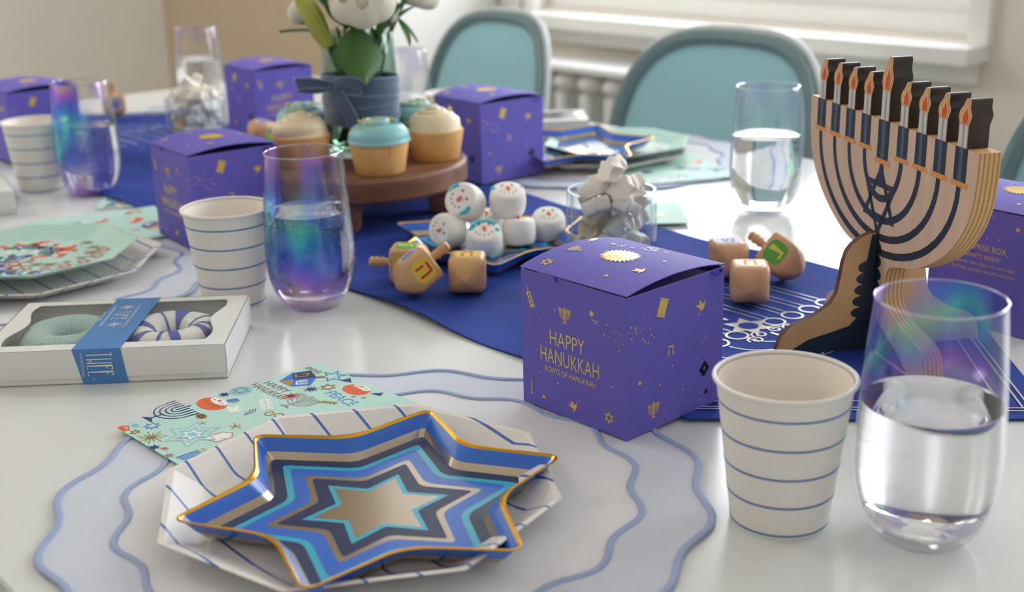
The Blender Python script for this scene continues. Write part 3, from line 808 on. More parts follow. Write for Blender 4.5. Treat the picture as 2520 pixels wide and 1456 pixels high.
def napkin_art(P):
    P.at(); P.poly([(0, 0), (.010, 0), (.011, .004), (.004, .007), (0, .004)], OR)
    P.lay = 1; P.ring(.0055, .0025, .002, .0008, WH, 8, a0=0, a1=PI); P.lay = 0
    P.magen(.0169, .0050, .0035, .0008, GO); P.disc(.0071, .0105, .0036, CY, 10, .0022); P.star(.0166, .0180, .0068, .0032, 8, .2, BL); P.lay = 1; P.star(.0166, .018, .0045, .002, 8, .2, 8); P.lay = 0
    P.burst(.0333, .0085, .0105, .0007, 14, GO)
    P.at(.0035, .0385, 0); P.menorah(0, 0, .036, NV, .0011); P.at()
    art_donut(P, .0115, .0685, .0140)
    P.disc(.0264, .0510, .0052, GO, 12, .0036); P.lay = 1; P.magen(.0264, .0510, .0026, .0006, NV); P.lay = 0
    for i, (ro, c) in enumerate(((.0215, WH), (.0185, 8), (.0150, WH), (.0112, 8), (.0085, WH), (.0048, CY))):
        P.lay = i; P.star(.0488, .0310, ro, ro*.52, 6, .35, c)
    P.lay = 6
    for r in (.0198, .0128, .0098): P.stroke([((.0488 + (r if i % 2 == 0 else r*.52)*math.cos(.35 + PI*i/6)), (.0310 + (r if i % 2 == 0 else r*.52)*math.sin(.35 + PI*i/6))) for i in range(12)], .0006, CY, True)
    P.lay = 0
    P.dove(.0335, .0730, .0095, WH, .9)
    for k in range(3): P.ring(.040, .078, .004 + .002*k, .0006, NV, 8, a0=-.6, a1=1.2)
    P.star(.0493, .0020, .0050, .0023, 6, .5, NV); P.poly([(.053, .004), (.0575, .004), (.0575, .0085), (.054, .0075)], OR); P.poly([(.0578, .004), (.0605, .005), (.0585, .0085)], CY); P.star(.0682, .0025, .0045, .0022, 7, .2, SI)
    P.stroke([(.0590, .0350), (.0600, .0480), (.0665, .0520), (.0725, .0480), (.0720, .0370), (.0650, .0340)], .0008, CO, True)
    P.poly([(.0597, .0355), (.0606, .0475), (.0665, .0510), (.0718, .0475), (.0712, .0374), (.0650, .0348)], WH); P.lay = 1
    for k in range(3): P.ring(.066, .044, .0015 + .0014*k, .0006, NV, 8, a0=PI, a1=2*PI)
    P.lay = 0
    P.star(.0015, .0845, .0058, .0022, 9, .1, NV); P.disc(.0035, .0975, .0085, CY, 18); P.lay = 1; P.magen(.0035, .0975, .0068, .0008, GO); P.lay = 0
    P.poly([(.0120, .0800), (.0165, .0785), (.0215, .0815), (.0205, .0860), (.0150, .0875)], BL); P.lay = 1; P.poly([(.0165, .0785), (.0215, .0815), (.0205, .0860), (.0178, .0830)], SI); P.lay = 0
    art_dreidel(P, .0175, .1400, .0150, -.6)
    for st, x0, y0, wd in (('HAPPY', .0180, .1165, .0290), ('HANUKKAH', .0210, .1075, .0430)):
        P.lay = 0; P.text(st, x0, y0, .0074, NV, width=wd, a=-.02); P.lay = 1; P.text(st, x0, y0, .0074, CO, width=wd, a=-.02, off=-.03); P.lay = 0
    P.star(.0417, .1165, .0078, .0038, 8, .2, OR); P.lay = 1; P.star(.0417, .1165, .0036, .002, 6, .2, NV); P.lay = 0
    P.at(.0555, .1145, 0); P.menorah(0, 0, .027, SI, .0009); P.at()
    for k in range(3): P.magen(.0050 + .006*k, .1580, .0030, .0006, SI)
    P.stroke([(.0319 + (.010 if i % 2 == 0 else .0045)*math.cos(PI*i/6), .1610 + (.010 if i % 2 == 0 else .0045)*math.sin(PI*i/6)) for i in range(12)], .0011, BL, True)
    P.burst(.0412, .1345, .0062, .0007, 14, NV); P.magen(.0471, .1460, .0062, .0009, GO)
    P.text('PEACE', .0720, .1355, .0095, BL, width=.0330, a=-.05); P.lay = 1; P.text('PEACE', .0720, .1355, .0095, CY, width=.0330, a=-.05, off=-.03); P.lay = 0
    art_donut(P, .0660, .1580, .0125)
    P.branch(.0640, .1230, .017, .55, GO, 4); P.branch(.0230, .1040, .033, -.45, WH, 5, .0008)
    for k in range(8): P.poly([(.0740 + k*.0030, .0040 + k*.0006), (.0758 + k*.0030, .0040 + k*.0006), (.0758 + k*.0030, .0210), (.0740 + k*.0030, .0200)], BL)
    for k in range(8): P.poly([(.0740 + k*.0030, .0225), (.0755 + k*.0030, .0222), (.0748 + k*.0030, .0262)], OR)
    P.ring(.0585, .0870, .0032, .0010, GO, 12); P.ring(.0662, .0900, .0032, .0010, GO, 12)
    P.burst(.0585, .0590, .0055, .0009, 5, GO); P.burst(.0372, .0455, .0042, .0006, 5, SI)
    P.poly([(.0420, .1600), (.0520, .1640), (.0440, .1690)], NV); P.star(.076, .148, .0025, .0012, 5, 0, GO); P.star(.083, .152, .0025, .0012, 5, 0, GO); P.poly([(.080, .160), (.090, .162), (.086, .168)], NV)
def scatter_art(P, w, h, seed, n=34, disc=None):
    r = random.Random(seed)
    for i in range(n):
        x, y, a = r.uniform(.06, .94)*w, r.uniform(.06, .94)*h, r.uniform(0, 6); q = r.uniform(.0045, .0095); k = i % 8; P.at()
        if disc: d_, b_ = disc*math.sqrt((i + .5)/n), i*2.4; x, y = w/2 + d_*math.cos(b_), h/2 + d_*math.sin(b_)
        if k == 0: art_donut(P, x, y, q*1.3, a)
        elif k == 1: P.star(x, y, q, q*.5, 6, a, NV)
        elif k == 2: P.burst(x, y, q*1.2, q*.1, 12, GO)
        elif k == 3: P.at(x, y, a); P.menorah(0, 0, q*2.8, NV if i % 2 else SI, q*.12); P.at()
        elif k == 4: art_dreidel(P, x, y, q*1.2, a)
        elif k == 5: P.branch(x, y, q*2.2, a, WH if i % 2 else GO, 4)
        elif k == 6: P.dove(x, y, q*1.1, WH, a)
        else: P.magen(x, y, q, q*.15, CO if i % 2 else GO)
def napkin(label, A, ang, size, art, z=.0045, folded=True):
    """A = corner; local x along ang, local y to its left"""
    t = thing('napkin', label, 'napkin', (A[0], A[1], z), ang, 'mint patterned paper napkins')
    wv = lambda x, y: .0007*math.sin(x*60 + 1)*math.sin(y*45)
    G().grid(lambda a, b: (a*size[0], b*size[1], .0012 + wv(a*size[0], b*size[1])), 18, 18).obj('paper', MINT, t, solid=-.0006, smooth=60)
    G().grid(lambda a, b: (.002 + a*(size[0] - .003), .002 + b*(size[1] - .003), .0004 + .3*wv(a*size[0], b*size[1])), 8, 8).obj('under_fold', MINT, t, solid=-.0004, smooth=60)
    P = Print(); art(P); P.obj('printed_pattern', lambda x, y, l: Vector((x, y, .0012 + wv(x, y) + .00012 + l*.00004)), ART + [MINT], t, 'small holiday drawings in navy, orange, white and gold')
    return t
# local X runs along e2, local Y along e1
nang = math.atan2(-.7299, .6836)
napkin('mint napkin printed with menorahs and donuts tucked under the striped plate', (-.2779, .8006), nang, (.166, .171), napkin_art, z=.0030)

# ------------------------------------------------------------------ star trays
FOIL = {'gold': M('tray_gold', (214, 158, 30), .22, metal=.85), 'blue': M('tray_blue', (38, 108, 208), .25, coat=.4), 'silver': M('tray_silver', (196, 182, 164), .16, metal=.9),
        'navy': M('tray_navy', (16, 36, 84), .3, coat=.2), 'cyan': M('tray_cyan', (44, 178, 206), .25, coat=.5)}
FK = ['gold', 'blue', 'silver', 'navy', 'cyan']
def star_loop(ro, ratio, z, rot, rnd_, n=14):
    """six-pointed star with rounded tips and soft notches; a fixed number of points for bridging"""
    raw = []
    for i in range(12):
        a = rot + PI*i/6; r = ro if i % 2 == 0 else ro*ratio
        raw.append(Vector((r*math.cos(a), r*math.sin(a))))
    out = []
    for i in range(12):
        p, c, q = raw[i-1], raw[i], raw[(i+1) % 12]
        f = rnd_ if i % 2 == 0 else rnd_*1.5
        a = c + (p - c)*f; b = c + (q - c)*f
        for k in range(n):
            t = k/(n-1); out.append(((1-t)**2*a + 2*t*(1-t)*c + t*t*b))
    return [(v.x, v.y, z) for v in out]
tray0 = None
def star_tray(label, c, z, rot, tilt=(0, 0)):
    global tray0
    if tray0:
        t = dup(tray0, (c[0], c[1], z), rot, label); t.rotation_euler = (tilt[0], tilt[1], rot); return t
    t = thing('star_tray', label, 'star plate', (c[0], c[1], z), rot, 'blue and gold six-pointed star trays')
    R = .1185
    #  outer fraction, height, notch ratio, rounding, band inside that loop
    bands = [(1.000, .0150, .645, .17, 'gold'), (.985, .0152, .640, .16, 'gold'), (.968, .0140, .635, .14, 'blue'), (.900, .0062, .63, .10, 'silver'), (.855, .0020, .63, .09, 'navy'),
             (.755, .0014, .62, .09, 'cyan'), (.690, .0014, .62, .12, 'blue'), (.560, .0014, .61, .12, 'silver'), (.505, .0014, .60, .10, 'navy'), (.375, .0014, .57, .04, 'cyan'), (.325, .0014, .56, .02, 'silver'), (.01, .0014, .56, .02, 'silver')]
    L = [star_loop(R*f, q, zz, 0, rr) for f, zz, q, rr, b in bands]
    g = G().loops(L, [FK.index(b[4]) for b in bands[:-1]], cap1=True)
    g.obj('tray_body', [FOIL[k] for k in FK], t, smooth=18, solid=-.0006)
    tray0 = t; return t
star_tray('large star tray with gold rim on the nearest striped plate', (-.0835, .6645), .0068, B(17.5))
star_tray('star tray holding the snowman marshmallows', (-.020, 1.238), .0046, B(32.6))
star_tray('star tray glinting on the plates across the table', (.085, 1.660), .0165, B(8), (.03, 0))

# mint plates on the striped ones
def mint_plate(label, c, z, R, rot, seed):
    t = octagon('mint_plate', label, c, z, R, rot, MINT, 'mint patterned octagon plates', rise=.011, flat=.72)
    P = Print(); r = random.Random(seed)
    a0 = R*.60
    Q = Print(); scatter_art(Q, 2*a0, 2*a0, seed, 64, disc=R*.66)
    ok = lambda x, y: math.hypot(x - a0, y - a0) < a0*1.05
    Q.obj('printed_pattern', lambda x, y, l: Vector((x - a0, y - a0, .0012 + .0003 + l*.00005)), ART + [MINT], t, 'small holiday drawings in navy, orange and gold')
    return t
mint_plate('mint octagon plate with orange donuts beside the chalk box', (-.476, 1.195), .0165, .103, B(20), 21)
mint_plate('mint octagon plate across the table by the teal chair', (.150, 1.695), .0130, .103, B(10), 22)
napkin('mint napkin poking out behind the mint plate by the chalk box', (-.560, 1.390), B(-62), (.150, .150), lambda P: scatter_art(P, .15, .15, 3), z=.0032)
napkin('mint napkin lying flat before the iridescent glass at the table edge', (-.500, 1.463), B(8), (.105, .105), lambda P: scatter_art(P, .105, .105, 4, 20), z=.0004)
napkin('mint napkin beside the purple box with the hanging ribbon', (-.452, 1.405), B(4), (.085, .05), lambda P: scatter_art(P, .085, .05, 5, 10), z=.0004)
napkin('mint napkin slipped under the plates across the table', (.135, 1.500), B(16), (.165, .165), lambda P: scatter_art(P, .165, .165, 6), z=.0030)
napkin('small mint napkin on the bare table behind the near mug', (.125, 1.318), B(0), (.072, .092), lambda P: scatter_art(P, .072, .092, 8, 6), z=.0034)

# ------------------------------------------------------------------ chalk donut gift boxes
CARD = M('white_card', (226, 225, 220), 0.5)
CARDIN = M('card_inside', (222, 221, 216), 0.6)
BAND = M('blue_paper_band', (74, 128, 186), 0.6)
FILM = glass_mat('clear_film', (253, 253, 253), ior=1.15, edge=.25)
INKW = M('white_ink', (232, 230, 224), .5)
def donut(parent_label, c, r, R, mat, name='chalk_donut', stripes=False, rz=0):
    t = thing(name, parent_label, 'chalk donut', c, rz, 'donut shaped chalks in the gift box')
    nu, nv = 56, 20
    wob = lambda a: 1 + .03*math.sin(3*a + 1) + .02*math.sin(5*a)
    def fn(a, b):
        A, Bq = 2*PI*a, 2*PI*b; q = R + r*math.cos(Bq)
        return (q*math.cos(A)*wob(A), q*math.sin(A)*wob(A), r*.86*math.sin(Bq) + r*.86)
    G().grid(lambda a, b: fn(a, b), nu, nv + 1, closeu=True).obj('chalk_ring', mat, t, smooth=80)
    if stripes:
        rr = random.Random(4); g = G()
        for k in range(11):
            a0 = k/11 + rr.uniform(-.015, .015); w0 = rr.uniform(.010, .020); sk = rr.uniform(-.07, .07)
            def st(a, b, a0=a0, w0=w0, sk=sk):
                bb = -.13 + .72*b; A = a0 + sk*b + (a - .5)*2*w0*(1 + .5*math.sin(b*7 + a0*20)); p = Vector(fn(A, bb)); A2 = 2*PI*A
                n = Vector((math.cos(A2)*math.cos(2*PI*bb), math.sin(A2)*math.cos(2*PI*bb), math.sin(2*PI*bb)))
                return tuple(p + n*.0006)
            s_ = G().grid(st, 4, 12).obj('icing_stripe', M('icing_blue', (84, 98, 178), .4), t, smooth=80)
    return t
GLIT = M('mint_glitter', (184, 230, 222), 0.35, bump=(900, 1.0, .003), var=(350, (214, 238, 232), .12))
CREAM = M('white_icing', (238, 235, 230), 0.4)
def chalk_box(label, loc, rz, print_=True, dims=(.188, .124, .0285)):
    """local origin = front right bottom corner; box runs to -x and +y"""
    Wb, Db, Hb = dims
    t = thing('chalk_box', label, 'gift box', loc, rz, 'white window boxes of chalk donuts')
    z0 = .0003; lo = .0052
    # lower tray: floor and four walls
    g = G(); th = .0007
    g.box(-Wb + .001, -.001, .001, Db - .001, z0, z0 + th); g.box(-Wb + .001, -.001, .001, .001 + th, z0, .020); g.box(-Wb + .001, -.001, Db - .001 - th, Db - .001, z0, .020)
    g.box(-Wb + .001, -Wb + .001 + th, .001, Db - .001, z0, .020); g.box(-.001 - th, -.001, .001, Db - .001, z0, .020)
    g.obj('tray', CARD, t, smooth=0)
    g = G()   # lid sleeve
    g.box(-Wb, 0, 0, .0006, lo, Hb); g.box(-Wb, 0, Db - .0006, Db, lo, Hb); g.box(-Wb, -Wb + .0006, 0, Db, lo, Hb); g.box(-.0006, 0, 0, Db, lo, Hb)
    n = 80
    outer, inner = [], []
    x0, x1, y0, y1 = -Wb + .014, -.018, .0135, Db - .010
    def wavy(t_):
        return .0045*math.sin(t_*PI*2.5 + .6)
    per = []
    for k in range(20): per.append((x0 + (x1 - x0)*k/20, y0, 'b', k/20))
    for k in range(20): per.append((x1, y0 + (y1 - y0)*k/20, 'r', k/20))
    for k in range(20): per.append((x1 + (x0 - x1)*k/20, y1, 't', k/20))
    for k in range(20): per.append((x0, y1 + (y0 - y1)*k/20, 'l', k/20))
    for x, y, s_, q in per:
        ix = x + (wavy(q)*math.sin(PI*q)**.5 if s_ == 'r' else (-wavy(1-q)*math.sin(PI*q)**.5 if s_ == 'l' else 0)); inner.append((ix, y, Hb))
        ox = {'b': -Wb + Wb*q, 'r': 0, 't': -Wb*q, 'l': -Wb}[s_]; oy = {'b': 0, 'r': Db*q, 't': Db, 'l': Db - Db*q}[s_]
        outer.append((ox, oy, Hb))
    g.loops([outer, inner, [(x, y, Hb - .0006) for x, y, z in inner], [(x, y, Hb - .0006) for x, y, z in outer]], [0, 1, 1])
    g.obj('lid', [CARD, CARDIN], t, smooth=0)
    G().box(-Wb + .003, -.003, .003, Db - .003, Hb - .0012, Hb - .0008).obj('clear_window', FILM, t, smooth=0)
    # paper band round the middle
    bx0, bx1, e = -.1165, -.0795, .0004
    sk = .004
    g = G(); lp = lambda x, d: [(x + d, -e, z0), (x + d*.3, -e, Hb + e), (x - d, Db + e, Hb + e), (x - d, Db + e, z0)]
    A, Bb = lp(bx0, sk), lp(bx1, sk)
    A = [(bx0 + .006, -e, z0), (bx0, -e, Hb + e), (bx0 + .004, Db + e, Hb + e), (bx0 + .004, Db + e, z0)]
    Bb = [(bx1 + .003, -e, z0), (bx1, -e, Hb + e), (bx1 + .004, Db + e, Hb + e), (bx1 + .004, Db + e, z0)]
    g.loops([A, Bb], closed=False)
    bd = g.obj('paper_band', BAND, t, smooth=0, solid=.0003)
    if print_:
        def twee(P, x, y, h, L, w):
            """x runs along the word, y up the letters"""
            u_ = L/4.25
            P.stroke([(x + u_*.05, y + h), (x + u_*.75, y + h)], w, 0); P.stroke([(x + u_*.40, y + h), (x + u_*.40, y)], w, 0)
            a = x + u_*1.15; P.stroke([(a, y + h), (a, y), (a + u_*.32, y + h*.20), (a + u_*.64, y), (a + u_*.64, y + h)], w, 0)
            for q in (2.25, 3.30):
                a = x + u_*q; P.stroke([(a + u_*.62, y + h*.93), (a + u_*.55, y + h), (a, y + h), (a, y), (a + u_*.62, y)], w, 0); P.stroke([(a, y + h*.78), (a + u_*.45, y + h*.78)], w, 0)
        P = Print(); twee(P, -.001, -.002, .0190, .0205, .0007)
        P.text('MADE FOR LITTLE HANDS', .0092, -.0066, .0019, 0, width=.0195); P.text('TM', .0206, .0008, .0014, 0, width=.0020)
        P.obj('lettering', plane((bx0 + .0125, -e, Hb - .0035), (.0, 0, -1), (1, 0, 0), (0, -1, 0), .0004), [INKW], bd, 'white TWEE lettering')
        P = Print(); twee(P, 0, 0, .0120, .024, .0006)
        for q in (-.0095, .0340): P.burst(q, .006, .0072, .0005, 12, 0)
        P.text('HANDMADE SIDEWALK CHALK', .0125, -.0055, .0026, 0, width=.050); P.text('Eastham, MA', .0125, -.0095, .0022, 0, width=.022); P.text('2 HEIRLOOM LITTLE DONUTS', .0125, .0145, .0022, 0, width=.052)
        P.disc(-.0165, .0155, .0011, 1); P.disc(.0415, .0155, .0011, 1)
        P.obj('lettering', plane((bx0 + .0125, Db*.72, Hb + e), (.0, -1, 0), (1, 0, 0), (0, 0, 1), .0004), [INKW, GOLD], bd, 'white TWEE lettering with star bursts')
    return t
CBA = B(2.4)
CBL = Vector((-.2210, .8990, .0))
chalk_box('white window box of donut chalks with blue TWEE band', CBL, CBA)
def cbp(x, y, z=0):
    c, s_ = math.cos(CBA), math.sin(CBA); return (CBL.x + x*c - y*s_, CBL.y + x*s_ + y*c, z)
donut('mint glitter donut chalk inside the TWEE box', cbp(-.137, .064, .0012), .0148, .0268, GLIT)
donut('white donut chalk with blue icing stripes inside the TWEE box', cbp(-.055, .064, .0012), .0148, .0268, CREAM, stripes=True)
chalk_box('white chalk box cut off at the table edge beside the striped cup', (-.590, 1.455, .0), B(28), False)
chalk_box('white chalk box on the placemat before the teal chair', (.120, 1.815, .0046), B(2), False, (.150, .09, .028))

# ------------------------------------------------------------------ wooden menorah
MC0 = Vector((.2821, .9244)); MA = -1.3817
BIRCH = wood_mat('birch_face', (208, 176, 148), (217, 188, 161), .5, 'Z', 14, 12)
BIRCHS = wood_mat('birch_foot', (206, 160, 108), (216, 172, 122), .45, 'Z', 14, 12)
PLY = stripe_mat('plywood_edge', (206, 166, 112), (172, 122, 70), 0, .0034, .0012, rough=.6, axis=(0, 1, 0), coat=0)
CHAR = wood_mat('charred_edge', (42, 30, 24), (64, 44, 32), .45, 'Z', 6, 20)
LASER = M('laser_brown', (84, 46, 28), .5)
MNAVY = M('menorah_navy', (30, 44, 62), .4)
MNAVY2 = M('menorah_slate', (72, 92, 108), .4)
MORG = M('menorah_orange', (222, 150, 74), .45)
FLR = M('flame_red', (206, 84, 56), .5); FLY = M('flame_yellow', (232, 180, 92), .5)
CSIL = M('candle_silver', (206, 204, 202), .4); CSIL2 = M('candle_grey', (160, 158, 158), .4)
# local frame: +x along the panel toward the camera side, +y behind, -y the printed face
men = thing('menorah', 'painted plywood menorah with nine wooden candles', 'menorah', (MC0.x, MC0.y, .0046), MA)
TH = .0160
ZB = -.0046
pan = [(-.1300, .1838), (-.1295, .165), (-.1265, .145), (-.1180, .127), (-.1020, .109), (-.0800, .0945), (-.0560, .0840), (-.0330, .0785), (-.0200, .0720), (-.0180, .0500), (-.0280, .0400), (-.0480, .0330), (-.0690, .0290), (-.0800, .0220), (-.0840, .0080), (-.0840, .0001)]
pan = [(p.x, p.y) for p in spline([(a, b, 0) for a, b in pan[1:-1]], 4)]
pan = [(-.1300, .1838)] + pan + [(-.0840, .0001)]
panel = pan + [(-x, z) for x, z in reversed(pan)]
g = G(); g.T = Matrix.Rotation(PI/2, 4, 'X')     # prism along -y
g.prism([(x, z + ZB) for x, z in panel], -TH, 0, 0, 1)
pn = g.obj('panel', [BIRCH, PLY], men, smooth=30)
# printing on the panel's face (x to the right, y = height)
P = Print()
xc = [-.1085, -.0820, -.0555, -.0290, 0.0, .0290, .0555, .0820, .1085]
for i, x in enumerate(xc):
    if i != 4:
        P.poly([(x - .0078, .1610), (x + .0078, .1610), (x + .0078, .1838), (x - .0078, .1838)], 0); P.lay = 1
        P.poly([(x - .0022, .1612), (x + .0022, .1612), (x + .0022, .1836), (x - .0022, .1836)], 1); P.lay = 0
        P.poly([(x - .0105, .1572), (x + .0105, .1572), (x + .0105, .1608), (x - .0105, .1608)], 2)
    else:
        P.poly([(x - .0088, .1545), (x + .0088, .1545), (x + .0088, .1838), (x - .0088, .1838)], 0); P.lay = 1
        P.poly([(x - .0026, .1547), (x + .0026, .1547), (x + .0026, .1836), (x - .0026, .1836)], 1); P.lay = 0
        P.poly([(x - .0120, .1505), (x + .0120, .1505), (x + .0120, .1543), (x - .0120, .1543)], 2)
for k, x in enumerate((.0290, .0555, .0820, .1085)):
    bot = (.1245, .1080, .0945, .0830)[k]
    pts = [(x*math.cos(a), .1572 - (.1572 - bot)*math.sin(a)) for a in (PI*j/24 for j in range(25))]
    P.stroke(pts, .0055, 0)
P.poly([(-.0028, .1505), (.0028, .1505), (.0055, .1330), (-.0055, .1330)], 0)
P.poly([(-.0035, .1), (.0035, .1), (.0085, .004), (-.0085, .004)], 0)
P.lay = 1; P.magen(0, .1225, .0250, .0044, 0); P.lay = 0
for k in range(5): P.disc(0, .086 - .0105*k, .0085 + .0012*k, 0, 16, .0058)
P.poly([(-.0600, .0040), (.0600, .0040), (.0400, .0150), (.0140, .0270), (0, .034), (-.0140, .0270), (-.0400, .0150)], 0)
P.obj('printed_branches', plane((0, 0, ZB), (1, 0, 0), (0, 0, 1), (0, -1, 0), .0002), [MNAVY, MNAVY2, MORG], pn, 'navy menorah branches with a star and orange cups')
# foot, perpendicular to the panel, coming forward (-y)
foot = [(.0005, .0968), (.0060, .0966), (.0127, .0940), (.0195, .0890), (.0238, .0834), (.0264, .0740), (.0276, .0641), (.0300, .0500), (.0345, .0428), (.0396, .0386), (.0526, .0310), (.0640, .0272), (.0692, .0246), (.0750, .0180), (.0779, .0092), (.0790, .0001), (.0005, .0001)]
FT = .0058
g = G(); g.T = Matrix.Translation((0, 0, ZB)) @ Matrix(((0, 0, 1, 0), (-1, 0, 0, 0), (0, 1, 0, 0), (0, 0, 0, 1)))
g.prism(foot, -FT, 0, 0, 1); ft = g.obj('foot', [BIRCHS, LASER], men, smooth=30)
P = Print()
P.poly([(.0008, .0962), (.0040, .0955), (.0078, .0700), (.0060, .03), (.0008, .03)], 0); P.lay = 1
for k in range(5): P.disc(.0055, .0700 - .0092*k, .0085 + .0010*k, 0, 18, .0050)
P.lay = 0
P.poly([(.0008, .034), (.0120, .0330), (.0125, .0290), (.0190, .0225), (.0350, .0185), (.0520, .0145), (.0640, .0080), (.0705, .0008), (.0008, .0008)], 0); P.lay = 2
P.poly([(.012, .0185), (.030, .0150), (.046, .0115), (.030, .0135)], 1)
P.obj('printed_stem', plane((0, 0, ZB), (0, -1, 0), (0, 0, 1), (1, 0, 0), .0002), [MNAVY, M('menorah_grey', (54, 66, 80), .4)], ft, 'navy printed stem and base')
g = G(); g.T = Matrix.Translation((0, TH, ZB)) @ Matrix(((0, 0, 1, 0), (1, 0, 0, 0), (0, 1, 0, 0), (0, 0, 0, 1)))
g.prism(foot, -FT, 0, 0, 1); g.obj('foot', [BIRCHS, LASER], men, smooth=30)
# candles: little plywood cut-outs standing on the panel
def candle(h, w, x):
    prof = [(-w, 0), (w, 0), (w, h*.46), (w*1.25, h*.56), (w*1.5, h*.68), (w*1.1, h*.82), (w*1.15, h*.97), (w*.7, h), (w*.1, h*.98), (-w*.35, h*.86), (-w*1.1, h*.72), (-w*1.25, h*.58), (-w, h*.48)]
    pr = [(p.x, p.y) for p in spline([(a, b, 0) for a, b in prof[2:-1]], 3)]
    prof = [(-w, 0), (w, 0)] + pr + [(-w, h*.48)]
    g = G(); g.T = Matrix.Translation((x, 0, .1838 + ZB + .0001)) @ Matrix.Rotation(PI/2, 4, 'X')
    g.prism(prof, -TH + .0006, .0, 0, 1)
    c = g.obj('candle', [M('candle_face', (206, 166, 126), .5), CHAR], men, smooth=40)
    P = Print()
    P.poly([(-w*.92, .0003), (w*.92, .0003), (w*.92, h*.46), (-w*.92, h*.46)], 0); P.lay = 1; P.poly([(-w*.15, .0003), (w*.25, .0003), (w*.25, h*.46), (-w*.15, h*.46)], 1); P.lay = 0
    P.poly([(-w*.7, h*.48), (w*.75, h*.48), (w*1.1, h*.64), (w*.75, h*.80), (w*.7, h*.92), (-w*.2, h*.78), (-w*.85, h*.62)], 3); P.lay = 1
    P.poly([(-w*.35, h*.49), (w*.6, h*.49), (w*.8, h*.64), (w*.42, h*.82), (-w*.35, h*.64)], 2)
    P.obj('printed_flame', plane((x, 0, .1838 + ZB), (1, 0, 0), (0, 0, 1), (0, -1, 0), .0002), [CSIL, CSIL2, FLR, FLY], c, 'orange flame on a silver candle')
for i, x in enumerate(xc): candle(.0475 if i == 4 else .0330, .0062 if i == 4 else .0058, x)

# ------------------------------------------------------------------ wooden cake stand
SX, SY, SR, SZ = -.168, 1.412, .120, .065
WAL = wood_mat('walnut', (104, 66, 44), (150, 104, 74), .5, 'X', 9, 10, 5)
st = thing('cake_stand', 'round brown wooden cake stand on short legs', 'cake stand', (SX, SY, 0), .5)
G().lathe([(0, SZ - .026), (SR - .003, SZ - .026), (SR, SZ - .023), (SR, SZ - .003), (SR - .003, SZ), (0, SZ)], 72).obj('board', WAL, st)
for i in range(4):
    a = B(-95) + PI/2*i - .5
    c = Vector((.088*math.cos(a), .088*math.sin(a), 0))
    g = G(); g.T = Matrix.Translation(c) @ Matrix.Rotation(a, 4, 'Z')
    g.loops([[(x*k, y*k, z) for x, y in rrect(.028, .026, .004)] for k, z in ((.82, .0050), (.85, .0055), (1.02, SZ - .0262))], cap0=True, cap1=True); g.obj('leg', WAL, st)

# ------------------------------------------------------------------ cupcakes
CAKE = M('cupcake_sponge', (214, 158, 90), .75, bump=(300, .4, .002), var=(60, (226, 178, 112), .2))
FR_B = M('frosting_blue', (136, 190, 192), .4, spec=.4); FR_W = M('frosting_cream', (232, 212, 178), .45, spec=.4)
SPR = M('sprinkle_yellow', (226, 196, 50), .4)
def cupcake(label, x, y, col, style, rz, k=1.0):
    t = thing('cupcake', label, 'cupcake', (x, y, SZ + .0002), rz, 'frosted cupcakes on the wooden stand')
    G().lathe([(0, .0002), (.0255*k, .0002), (.0262*k, .001), (.0322*k, .033*k), (.0316*k, .034*k), (0, .034*k)], 120, wob=lambda a, q: 1 + (.022*math.sin(40*a) if 1 <= q <= 3 else 0)).obj('baking_cup', CAKE, t, smooth=60)
    if style == 'smooth':
        prof = [(0, .0335), (.0318, .0335), (.0330, .038), (.0322, .044), (.0275, .0500), (.0210, .0530), (.0120, .0535), (0, .0530)]
        pf = [(max(0, p.x*k), p.y*k) for p in spline([(a, b, 0) for a, b in prof], 4)]
        G().lathe(pf, 64, wob=lambda a, q: 1 + .02*math.sin(3*a + .5)).obj('frosting', col, t, smooth=60)
        G().tube(spline([((.020 - .0011*i)*k*math.cos(i*.62), (.020 - .0011*i)*k*math.sin(i*.62), (.0525 + .0002*i)*k) for i in range(16)], 3), .0048*k, 8).obj('frosting_swirl', col, t, smooth=60)
        top = lambda r: (.0570 if r < .022*k else .0515)*k
    else:
        pts = [(.0225 - .00066*i, i*.55, .0395 + .00050*i) for i in range(34)]
        G().tube(spline([(r*k*math.cos(a), r*k*math.sin(a), z*k) for r, a, z in pts], 3), [(.0108 - .00005*i)*k for i in range(100)], 10).obj('frosting', col, t, smooth=80)
        G().lathe([(0, .0335*k), (.030*k, .0335*k), (.028*k, .046*k), (.012*k, .056*k), (0, .058*k)], 40).obj('frosting_core', col, t, smooth=60)
        top = lambda r: (.066 - r*.55/k)*k
    g = G(); r = random.Random(int(abs(x)*9999))
    for i in range(40 if style == 'smooth' else 9):
        rr, a = r.uniform(.004, .026)*k, r.uniform(0, 6.28)
        g.T = Matrix.Translation((rr*math.cos(a), rr*math.sin(a), top(rr) + .0004)) @ Matrix.Rotation(r.uniform(0, 6), 4, 'Z') @ Matrix.Rotation(r.uniform(-.5, .5), 4, 'X')
        g.tube([(-.0020, 0, 0), (.0020, 0, 0)], .0009, 5)
    o = g.obj('sprinkles', SPR, t); o['kind'] = 'stuff'
    return t
cupcake('blue frosted cupcake at the front of the wooden stand', -.1404, 1.3385, FR_B, 'smooth', 0)
cupcake('cream frosted cupcake at the edge of the stand by the purple box', -.0830, 1.4050, FR_W, 'swirl', 1, 1.0)
cupcake('blue frosted cupcake behind the cream one, right of the vase', -.1080, 1.4760, FR_B, 'smooth', 2, .95)
cupcake('cream swirled cupcake behind the fizzy iridescent glass', -.2330, 1.3920, FR_W, 'swirl', 3, 1.0)
cupcake('blue frosted cupcake behind the cream swirled one, left of the vase', -.2410, 1.4640, FR_B, 'smooth', 4, .98)

